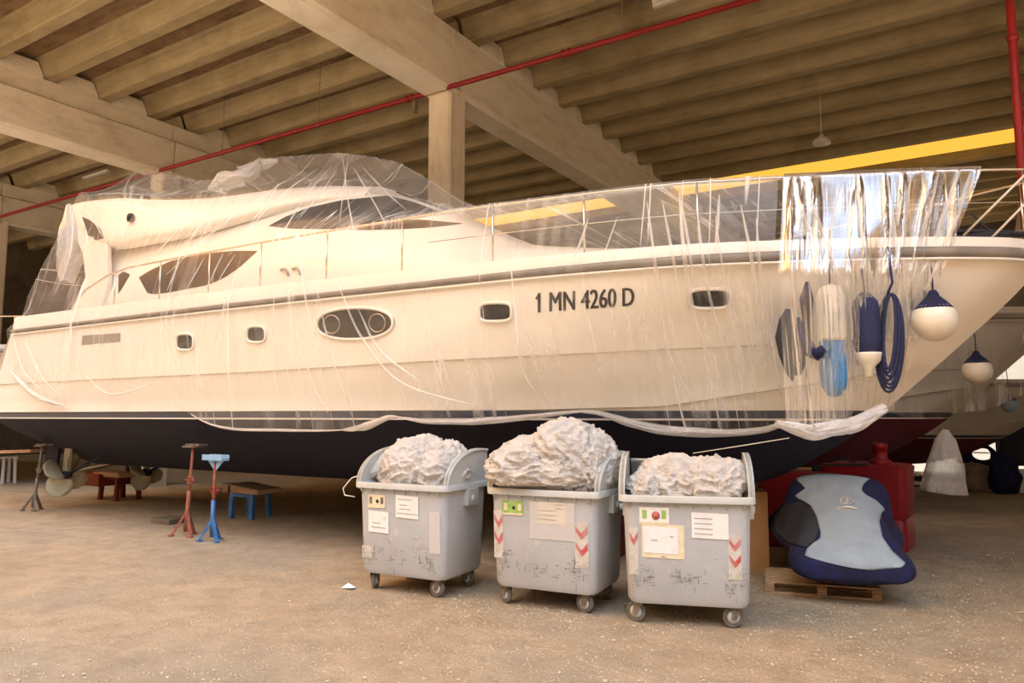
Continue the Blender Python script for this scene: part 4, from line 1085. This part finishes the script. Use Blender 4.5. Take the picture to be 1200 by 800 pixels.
for x, w, mt, lb in ((-.36,.12,M_wood,'short wooden block on the left end of the blue trestle'), (.12,.44,M_wood,'long wooden wedge lying on the blue trestle')):
    m = MB(); b = tb.location
    m.add([(b.x+x-w,b.y-.3,.49),(b.x+x+w,b.y-.3,.49),(b.x+x+w,b.y+.3,.49),(b.x+x-w,b.y+.3,.49),(b.x+x-w,b.y-.3,.66),(b.x+x+w,b.y-.3,.58 if w > .2 else .66),(b.x+x+w,b.y+.3,.58 if w > .2 else .66),(b.x+x-w,b.y+.3,.66)], [(3,2,1,0),(4,5,6,7),(0,1,5,4),(1,2,6,5),(2,3,7,6),(3,0,4,7)])
    tag(m.build('wooden_block', mt, bevel=.012), lb, 'wood block')
t2_ = trestle(140, 585, .8, .7, .55, M_woodd, M_wood, 'dark red wooden trestle holding planks under the stern', 0)
b = t2_.location
m = MB(); m.box((b.x-1.1,b.y-.5,.34),(b.x-.05,b.y+.3,.62)); tag(m.build('wooden_beam', M_woodd, bevel=.01), 'dark red beam stacked left of the red trestle', 'beam')
m = MB(); m.box((b.x-.5,b.y-.4,.56),(b.x+.6,b.y+.35,.66)); tag(m.build('plank', M_wood, bevel=.01), 'flat plank lying on top of the red trestle', 'plank')
m = MB(); m.beam((b.x-1.35,b.y-.2,.66), (b.x+.75,b.y-.05,.98), .3, .045); tag(m.build('plank', paint('grey_plank', '9a948a', '857e72', .8, scale=6, stretch=(1,8,8)), bevel=.006), 'pale grey plank leaning at a slant over the red trestle', 'plank')
m = MB(); a = PY(-20, 530, 8.6); b = PY(44, 528, 8.6); m.beam(a, b, .3, .07); tag(m.build('plank', M_wood, bevel=.006), 'long pale plank at the left edge resting on the grey jack stand', 'plank')
st_ = empty('stool', PZ(6, 566, 0), label='white legged stool at the far left edge', cat='stool')
m = MB(); m.box((-.22,-.2,.74),(.22,.2,.79)); m.build('seat', M_paper, st_, bevel=.01)
for sx in (-1, 1):
    for sy in (-1, 1):
        m = MB(); m.beam((sx*.19, sy*.17, 0), (sx*.17, sy*.15, .75), .06, .06); m.build('leg', M_paper, st_)
# keel blocks out of sight carry the boat: low timber cribs in the shade
for X in (-8.0, -4.6):
    m = MB()
    for k in range(3): m.box((X-.15+.0*k, YC-.5, .0+.3*k), (X+.15, YC+.5, .295+.3*k))
    tag(m.build('keel_block', M_woodd, bevel=.01), 'dark timber keel block stacked in the shade under the nearest yacht', 'keel block', 'keel blocks')
for Yk, X in ((15.95,-9),(15.95,-3.4),(22.3,-3),(22.3,-9),(10.0,-26),(10.0,-31)):
    m = MB(); m.box((X-.15, Yk-.5, 0), (X+.15, Yk+.5, .9)); tag(m.build('keel_block', M_woodd, bevel=.01), 'dark timber keel block under a yacht at the back', 'keel block', 'rear keel blocks')

# ================================================================== jet ski under its cover, pallet
pc = (PZ(905, 690, 0)+PZ(1038, 702, 0))/2
pal = empty('pallet', (pc.x-.12, pc.y+.24, 0), R(13), label='wooden pallet under the covered jet ski', cat='pallet')
for j in range(3):
    y = (-.38, 0, .38)[j]
    m = MB()
    m.box((-.6,y-.05,0),(.6,y+.05,.02)); m.build('bottom_board', M_wood, pal, bevel=.003)
    for x in (-.55, 0, .55): m = MB(); m.box((x-.05,y-.05,.02),(x+.05,y+.05,.11)); m.build('block', M_wood, pal, bevel=.004)
for i in range(7):
    y = lerp(-.38, .38, i/6); m = MB(); m.box((-.6,y-.045,.112),(.6,y+.045,.134)); m.build('deck_board', M_wood, pal, bevel=.003)
# body: sections across an axis running from the stern (back left) to the nose (front right)
ax0 = Vector((-2.0, 11.6, 0)); ax1 = Vector((-1.2, 8.68, 0)); dr = (ax1-ax0); Lj = dr.length; dr.normalize(); sd = Vector((-dr.y, dr.x, 0))*-1
JS = [  # s, half width, z bottom, z chine, z top, top half width
 (0.0,.50,.30,.62,.72,.30),(.10,.68,.22,.62,.90,.36),(.25,.80,.18,.60,1.04,.40),(.42,.80,.16,.58,1.16,.46),(.54,.76,.15,.56,1.26,.54),(.62,.70,.15,.54,1.27,.54),(.70,.62,.15,.50,1.08,.36),(.78,.62,.16,.46,.90,.38),(.87,.66,.17,.42,.72,.48),(.95,.62,.20,.38,.56,.50),(1.0,.44,.26,.36,.46,.36)]
def jv(k, s): return stab([(r[0], r[k]) for r in JS], s)
P = []
for i in range(49):
    s = i/48; hw, zb, zc, zt, tw = (jv(k, s) for k in (1,2,3,4,5)); c = ax0+dr*(Lj*s)
    prof = [(0,zb),(-hw*.55,zb+.04),(-hw*.93,zc-.12),(-hw,zc),(-hw*.86,zc+.10),(-(tw+hw)*.46,lerp(zc,zt,.5)),(-tw,zt-.07),(-tw*.5,zt),(0,zt+.01)]
    prof = prof+[(-a, b) for a, b in reversed(prof[1:-1])]
    row = []
    for a, z in prof+[prof[0]]:
        p = c+sd*a+Vector((0,0,z)); p += Vector((noise.noise(p*3), noise.noise(p*3+Vector((5,0,0))), noise.noise(p*3+Vector((0,7,0)))))*.025; row.append(p)
    P.append(row)
jet = empty('jet_ski', (-1.8, 10.0, 0), label='jet ski under a navy and grey fitted cover, on the pallet', cat='jet ski')
m = MB(); m.grid(P, True); m.add(P[0][:-1], [tuple(range(len(P[0])-1))]); m.add(P[-1][:-1], [tuple(range(len(P[0])-1))])
jb = m.build('cover', M_navy, jet, weld=True); jb.matrix_parent_inverse = Matrix.Translation(-Vector(jet.location))
sb = jb.modifiers.new('s', 'SUBSURF'); sb.levels = 2; sb.render_levels = 2
bpy.context.view_layer.update()
dg = bpy.context.evaluated_depsgraph_get(); T_jet = BVHTree.FromObject(jb, dg)
# FromObject works in local space of jb (its mesh is in world coordinates)
def keep(o, root): o.matrix_parent_inverse = Matrix.Translation(-Vector(root.location)); return o

# red tank and boxes behind
tk = empty('fuel_tank', (PZ(1040, 640, 0).x-.22, 12.9, 0), R(-4), label='large dark red plastic tank with a capped neck, behind the covered jet ski', cat='tank')
m = MB(); rows = []
for z, w, d in ((0,1.05,.8),(.03,1.15,.9),(.45,1.15,.9),(.48,1.11,.86),(.52,1.15,.9),(1.16,1.20,.95),(1.22,1.22,.97),(1.26,1.14,.87),(1.28,.9,.6)):
    p = rrect(w, d, .1, z); rows.append(p+[p[0]])
m.grid(rows, True); m.add(rows[0][:-1], [tuple(range(len(rows[0])-1))]); m.add(rows[-1][:-1], [tuple(range(len(rows[0])-1))]); m.build('tank_body', M_redb, tk, weld=True, auto=40)
m = MB(); m.lathe([(.16,1.26),(.16,1.32),(.12,1.34),(.10,1.36),(.10,1.50),(.11,1.50),(.11,1.58),(.05,1.59)], (.22,-.15,0), 20); m.build('neck_cap', M_redb, tk)
m = MB(); m.beam((-.55,-.47,1.24),(.1,-.45,1.27),.02,.03); m.tube([(-.5,-.3,1.28),(-.3,-.32,1.36),(-.1,-.3,1.29)], .02, 6); m.build('handle', M_dk, tk)
tk2 = empty('fuel_tank', (PZ(945, 640, 0).x, 12.6, 0), R(4), label='lower red plastic tank half hidden left of the jet ski cover', cat='tank')
m = MB(); rows = []
for z, w, d in ((0,1.3,.9),(.03,1.4,1.0),(.85,1.4,1.0),(1.02,1.3,.9),(1.12,1.05,.7),(1.14,.8,.4)):
    p = rrect(w, d, .14, z); rows.append(p+[p[0]])
m.grid(rows, True); m.add(rows[0][:-1], [tuple(range(len(rows[0])-1))]); m.add(rows[-1][:-1], [tuple(range(len(rows[0])-1))]); m.build('tank_body', M_redb, tk2, weld=True, auto=40)
m = MB(); m.lathe([(.12,1.12),(.12,1.20),(.05,1.22)], (.2,0,0), 16); m.build('cap', M_dk, tk2)
# cardboard box seen between the bin and the cover
b = PZ(905, 640, 0); m = MB(); m.box((-.16,-.25,0),(.2,.25,1.02)); m.box((-.17,-.02,1.015),(.21,.02,1.025)); o = m.build('cardboard_box', paint('cardboard', 'b08552', 'a2784a', .9), bevel=.01); o.location = (PY(878,575,10.2).x, 10.2, 0); o.rotation_euler.z = R(20)
tag(o, 'tall brown cardboard box between the right bin and the jet ski', 'box')

# ================================================================== jet ski cover panels
def polypanel(T, outline, mat, name, root, off, dens=2.5):
    """fill an outline with a fine grid of points laid on the cover"""
    xs = [p[0] for p in outline]; ys = [p[1] for p in outline]
    def xr(y):
        c = []
        for (ax_, ay), (bx_, by) in zip(outline, outline[1:]+outline[:1]):
            if (ay <= y < by) or (by <= y < ay): c.append(lerp(ax_, bx_, (y-ay)/(by-ay)))
        return (min(c), max(c)) if len(c) >= 2 else None
    P = []; n = 40; k = 28; y0_, y1_ = min(ys)+.2, max(ys)-.2; last = None
    for i in range(n+1):
        y = lerp(y0_, y1_, i/n); r = xr(y)
        if r is None: continue
        row = []
        for j in range(k+1):
            h = hit(T, lerp(r[0], r[1], j/k), y, off); row.append(h[0] if h else None)
        if all(q is None for q in row): continue
        f = [q for q in row if q is not None]
        for j in range(len(row)):
            if row[j] is None: row[j] = row[j-1] if j and row[j-1] is not None else f[0]
        P.append(row)
    m = MB(); m.grid(P, True); o = m.build(name, mat, root); o.modifiers.new('t', 'SOLIDIFY').thickness = .006
    return keep(o, root)
GREY = [(930,561),(945,557),(965,555.5),(985,556),(1000,558),(1020,560.5),(1012,567),(1009,574),(1014,580),(1026,586),(1037,597),(1032,601),(1030,612),(1034,630),(1045,646),(1062,661),(1055,665),(1020,668),(990,664),(960,657),(943,652),(946,643),(954,636),(961,632),(962,625),(957,605),(950,592),(940,586),(931,582),(937,577),(944,573),(938,566)]
polypanel(T_jet, GREY, M_greycov, 'grey_panel', jet, .012)
polypanel(T_jet, [(908,603),(920,592),(940,588),(950,594),(957,606),(960,622),(955,634),(945,642),(925,636),(909,622)], M_dk, 'side_panel', jet, .010)
for nm, pts, r_ in (('cover_logo', oval(989, 588.5, 4.2, 3.6, 2, 20), .006), ('cover_logo', [(992,585),(997,587),(1000,590.5),(996,592),(991,592)], .005)):
    q = [h[0] for h in (hit(T_jet, x, y, .024) for x, y in pts) if h]
    if len(q) < 3: continue
    m = MB(); m.tube(q, r_, 6, closed=True); keep(m.build(nm, M_pin, jet), jet)
m = MB()
jh = lambda x, y: (hit(T_jet, x, y, .024) or (PY(x, y, 10),))[0]
q = [jh(x, y) for x, y in oval(984, 597.3, 2.2, 1.6, 2, 10)]; m.tube(q, .007, 5, closed=True)
q = [jh(x, y) for x, y in ((987,596.2),(992,595.6),(998,596.2),(1002,597.6),(1005,598.6))]; m.tube(q, [.014,.012,.012,.011,.005], 6); keep(m.build('cover_lettering', M_pin, jet), jet)
# ================================================================== far right background
def far(px, py, Y=None): return PZ(px, py, 0)
m = MB(); a = PZ(1100, 577, 0)
b = MB()
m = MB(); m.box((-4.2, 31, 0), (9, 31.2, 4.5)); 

_t = NT('glowing_end_sheet'); _p = _t.pbr(lin('efe9df'), .6); _p.inputs['Emission Color'].default_value = lin('fff4e2'); _p.inputs['Emission Strength'].default_value = .75  # emission put into the end wall to brighten the far background
gw = m.build('end_wall_glow', _t.done(_p)); tag(gw, kind='structure')
fr = MB()
for px in (1133, 1137, 1170): p = PY(px, 545, 30.9); fr.box((p.x-.05, 30.85, 0), (p.x+.05, 30.95, 4.3))
tag(fr.build('window_frame', M_dk), kind='structure')
for k in range(9):
    m = MB(); p = PY(1141, 545, 30.9); q = PY(1160, 545, 30.9); m.box((p.x, 30.9, .7+k*.36), (q.x, 30.97, .74+k*.36)); 
    if k == 0: SL = m
    else: SL.v += []; SL.add(m.v, m.f)
tag(SL.build('window_2', M_galv), kind='structure')
def lump(name, c, r, mat, label, cat, seed=0, sq=1.0):
    bm = bmesh.new(); bmesh.ops.create_icosphere(bm, subdivisions=4, radius=1.0); m = MB(); vs = []
    for v in bm.verts:
        f = 1+.28*noise.noise(v.co*1.7+Vector((seed,0,0)))+.12*noise.noise(v.co*4+Vector((seed,3,0)))
        vs.append((c[0]+v.co.x*r[0]*f, c[1]+v.co.y*r[1]*f, max(0, c[2]+v.co.z*r[2]*f)))
    m.add(vs, [tuple(x.index for x in f.verts) for f in bm.faces], True); bm.free()
    return tag(m.build(name, mat), label, cat)
p = PZ(1152, 578, 0); lump('tarpaulin_heap', (p.x, p.y+.8, .2), (.62,.6,.55), paint('brown_tarp', '7a6a58', '8d7c68', .8, scale=3, bump=.2), 'brown tarpaulin heap by the bright end wall', 'tarpaulin', 2)
p = PZ(1141, 577, 0); 
m = MB(); c = Vector((p.x+.05, p.y+.9, .95))
for k in range(5): m.tube([c+Vector((.42*math.cos(t)*(1-.08*k)+.05*k, .1*k-.1, .34*math.sin(t)*(1-.1*k))) for t in [2*math.pi*i/24 for i in range(24)]], .05, 6, closed=True)
o = m.build('hose_coil', M_navy); tag(o, 'coiled dark blue hose lying on top of the brown tarpaulin heap', 'hose')
p = PZ(1179, 580, 0); lump('fabric_bag', (p.x, p.y+.4, .5), (.36,.35,.6), M_navy, 'dark navy bag standing right of the brown heap', 'bag', 6)
sc = empty('outboard_motor', (PZ(1196, 578, 0).x+.1, PZ(1196,578,0).y+.3, 0), label='dark grey outboard motor standing at the right edge of the yard', cat='motor')
m = MB(); m.box((-.5,-.3,.7),(.5,.3,1.75)); m.build('cowling', M_dk, sc, bevel=.08)
m = MB(); m.prism([(-.55,1.7),(-.2,1.7),(-.3,2.1),(-.5,2.75),(-.62,2.7)], -.2, .2, Matrix(((1,0,0,0),(0,0,1,0),(0,1,0,0),(0,0,0,1)))); m.tube([(-.35,0,2.5),(-.1,0,2.35),(.3,0,2.4)], .05, 8); m.build('tiller_arm', M_dk, sc)
m = MB(); m.box((-.35,-.25,0),(.6,.25,.6)); m.box((-.36,-.26,.46),(.61,.26,.5)); m.build('support_box', M_paper, sc, bevel=.03)
kt = empty('hand_cart', (PZ(1092, 575, 0).x, PZ(1092,575,0).y+.1, 0), label='low dark hand cart with small wheels under the hanging plastic bundle', cat='cart')
m = MB(); m.box((-.9,-.3,.25),(.7,.3,.38)); m.build('cart_bed', M_dk, kt, bevel=.03)
for x in (-.7, .55):
    m = MB(); m.lathe([(.08,-.05),(.2,-.05),(.22,0),(.2,.05),(.08,.05)], (x,-.34,.22), 20, Matrix.Rotation(R(90), 3, 'X')); m.build('wheel', M_black, kt)
m = MB()
for k in range(6): m.tube([(-.8+.2*k, -.32, .38), (-.7+.2*k, -.34, .5), (-.6+.2*k,-.3,.40)], .02, 6)
m.build('rope_lashing', M_rope, kt)
# kerb between yard floor and the end bay
m = MB(); m.box((-3.6, 24.2, 0), (6, 24.5, .05)); tag(m.build('trim_3', M_wall), kind='structure')

# ================================================================== small things on the floor
m = MB(); c = PZ(408, 690, 0); m.add([(c.x-.09,c.y-.02,.004),(c.x+.1,c.y-.05,.03),(c.x+.05,c.y+.08,.006),(c.x-.07,c.y+.07,.045)], [(0,1,2,3)]); o = m.build('paper_scrap', M_paper); o.modifiers.new('t','SOLIDIFY').thickness = .003
tag(o, 'white folded paper scrap on the floor left of the bins', 'paper')
m = MB(); c = PZ(198, 612, 0); m.box((c.x-.28,c.y-.2,.0),(c.x+.3,c.y+.25,.09)); tag(m.build('concrete_slab', M_wall, bevel=.01), 'low grey slab on the floor behind the rusty jack stand', 'slab')
m = MB(); bm = bmesh.new(); bmesh.ops.create_icosphere(bm, subdivisions=1, radius=1.0); base = [v.co.copy() for v in bm.verts]; fs = [tuple(v.index for v in f.verts) for f in bm.faces]; bm.free()
rr = random.Random(5)
for k in range(6500):
    if k < 5600: px = rr.uniform(-20, 1220); py = 640+175*rr.random()**.8
    else: px = rr.gauss(660, 150); py = rr.gauss(715, 16)
    c = PZ(px, min(py, 815), 0); s = rr.uniform(.003, .010)*(1 if rr.random() < .95 else 1.8)
    a = rr.uniform(0, 6.3)
    m.add([(c.x+s*(v.x*math.cos(a)-v.y*math.sin(a))*rr.uniform(.8,1.5), c.y+s*(v.x*math.sin(a)+v.y*math.cos(a)), s*.4+v.z*s*.6) for v in base], fs)
tag(m.build('gravel', paint('gravel_stone', 'a89a82', 'c8bda8', .9, scale=3)), 'scattered gravel and debris on the dusty floor', 'gravel', kind='stuff')

# ================================================================== light
w = bpy.data.worlds.new('sky'); S.world = w; w.use_nodes = True; nt = w.node_tree; nt.nodes.clear()
out = nt.nodes.new('ShaderNodeOutputWorld'); bg = nt.nodes.new('ShaderNodeBackground')
tcd = nt.nodes.new('ShaderNodeTexCoord'); dp = nt.nodes.new('ShaderNodeVectorMath'); dp.operation = 'DOT_PRODUCT'
dp.inputs[1].default_value = Vector((-.93, -.37, 0)).normalized(); nt.links.new(tcd.outputs['Generated'], dp.inputs[0])
mr = nt.nodes.new('ShaderNodeMapRange'); mr.inputs[1].default_value = -.75; mr.inputs[2].default_value = .95; nt.links.new(dp.outputs['Value'], mr.inputs[0])
cr = nt.nodes.new('ShaderNodeValToRGB'); e = cr.color_ramp.elements
e[0].position = 0; e[0].color = (.66,.85,1.25,1); e[1].position = 1; e[1].color = (1.7,.66,.15,1)
x_ = cr.color_ramp.elements.new(.45); x_.color = (.86,.95,1.10,1); x_ = cr.color_ramp.elements.new(.68); x_.color = (1.10,.84,.56,1)
nt.links.new(mr.outputs[0], cr.inputs[0])
# lowest part of the sky dimmed so the floor under the hull stays dark
sx = nt.nodes.new('ShaderNodeSeparateXYZ'); nt.links.new(tcd.outputs['Generated'], sx.inputs[0])
m2 = nt.nodes.new('ShaderNodeMapRange'); m2.interpolation_type = 'SMOOTHSTEP'
for i_, v_ in ((1,.28),(2,.70),(3,.07),(4,1.5)): m2.inputs[i_].default_value = v_
nt.links.new(sx.outputs[2], m2.inputs[0]); vm_ = nt.nodes.new('ShaderNodeVectorMath'); vm_.operation = 'SCALE'
nt.links.new(cr.outputs[0], vm_.inputs[0]); nt.links.new(m2.outputs[0], vm_.inputs['Scale']); nt.links.new(vm_.outputs[0], bg.inputs[0]); bg.inputs[1].default_value = 2.7
nt.links.new(bg.outputs[0], out.inputs[0])
def area(name, loc, rot, size, energy, col, spread=180):
    l = bpy.data.lights.new(name, 'AREA'); l.shape = 'RECTANGLE'; l.size, l.size_y = size; l.energy = energy; l.color = col; l.spread = R(spread)
    o = bpy.data.objects.new(name, l); COL.objects.link(o); o.location = loc; o.rotation_euler = rot; return o
# evening light through the open bay at the left end of the hall
0 and area('evening_daylight', (-24, -3.0, 5.5), (R(90), 0, R(-55)), (9, 8), 1500, (1.0,.60,.22))
sl = bpy.data.lights.new('low_sun', 'SUN'); sl.energy = 13.5; sl.angle = R(22); sl.color = (1.0, .68, .30)
so = bpy.data.objects.new('low_sun', sl); COL.objects.link(so); so.location = (12, 16, 24)
so.rotation_euler = Vector((-.72, -.48, -.52)).to_track_quat('-Z', 'Y').to_euler()
cam = bpy.data.cameras.new('camera'); cam.lens = F/1200*36; cam.sensor_width = 36; cam.clip_end = 300
co = bpy.data.objects.new('camera', cam); COL.objects.link(co); co.location = EYE; co.rotation_euler = (R(90)+PT, 0, YW); S.camera = co
S.view_settings.view_transform = 'Standard'; S.view_settings.look = 'None'; S.view_settings.gamma = 1; S.view_settings.exposure = 0.24
S.cycles.transparent_max_bounces = 24; S.cycles.max_bounces = 8
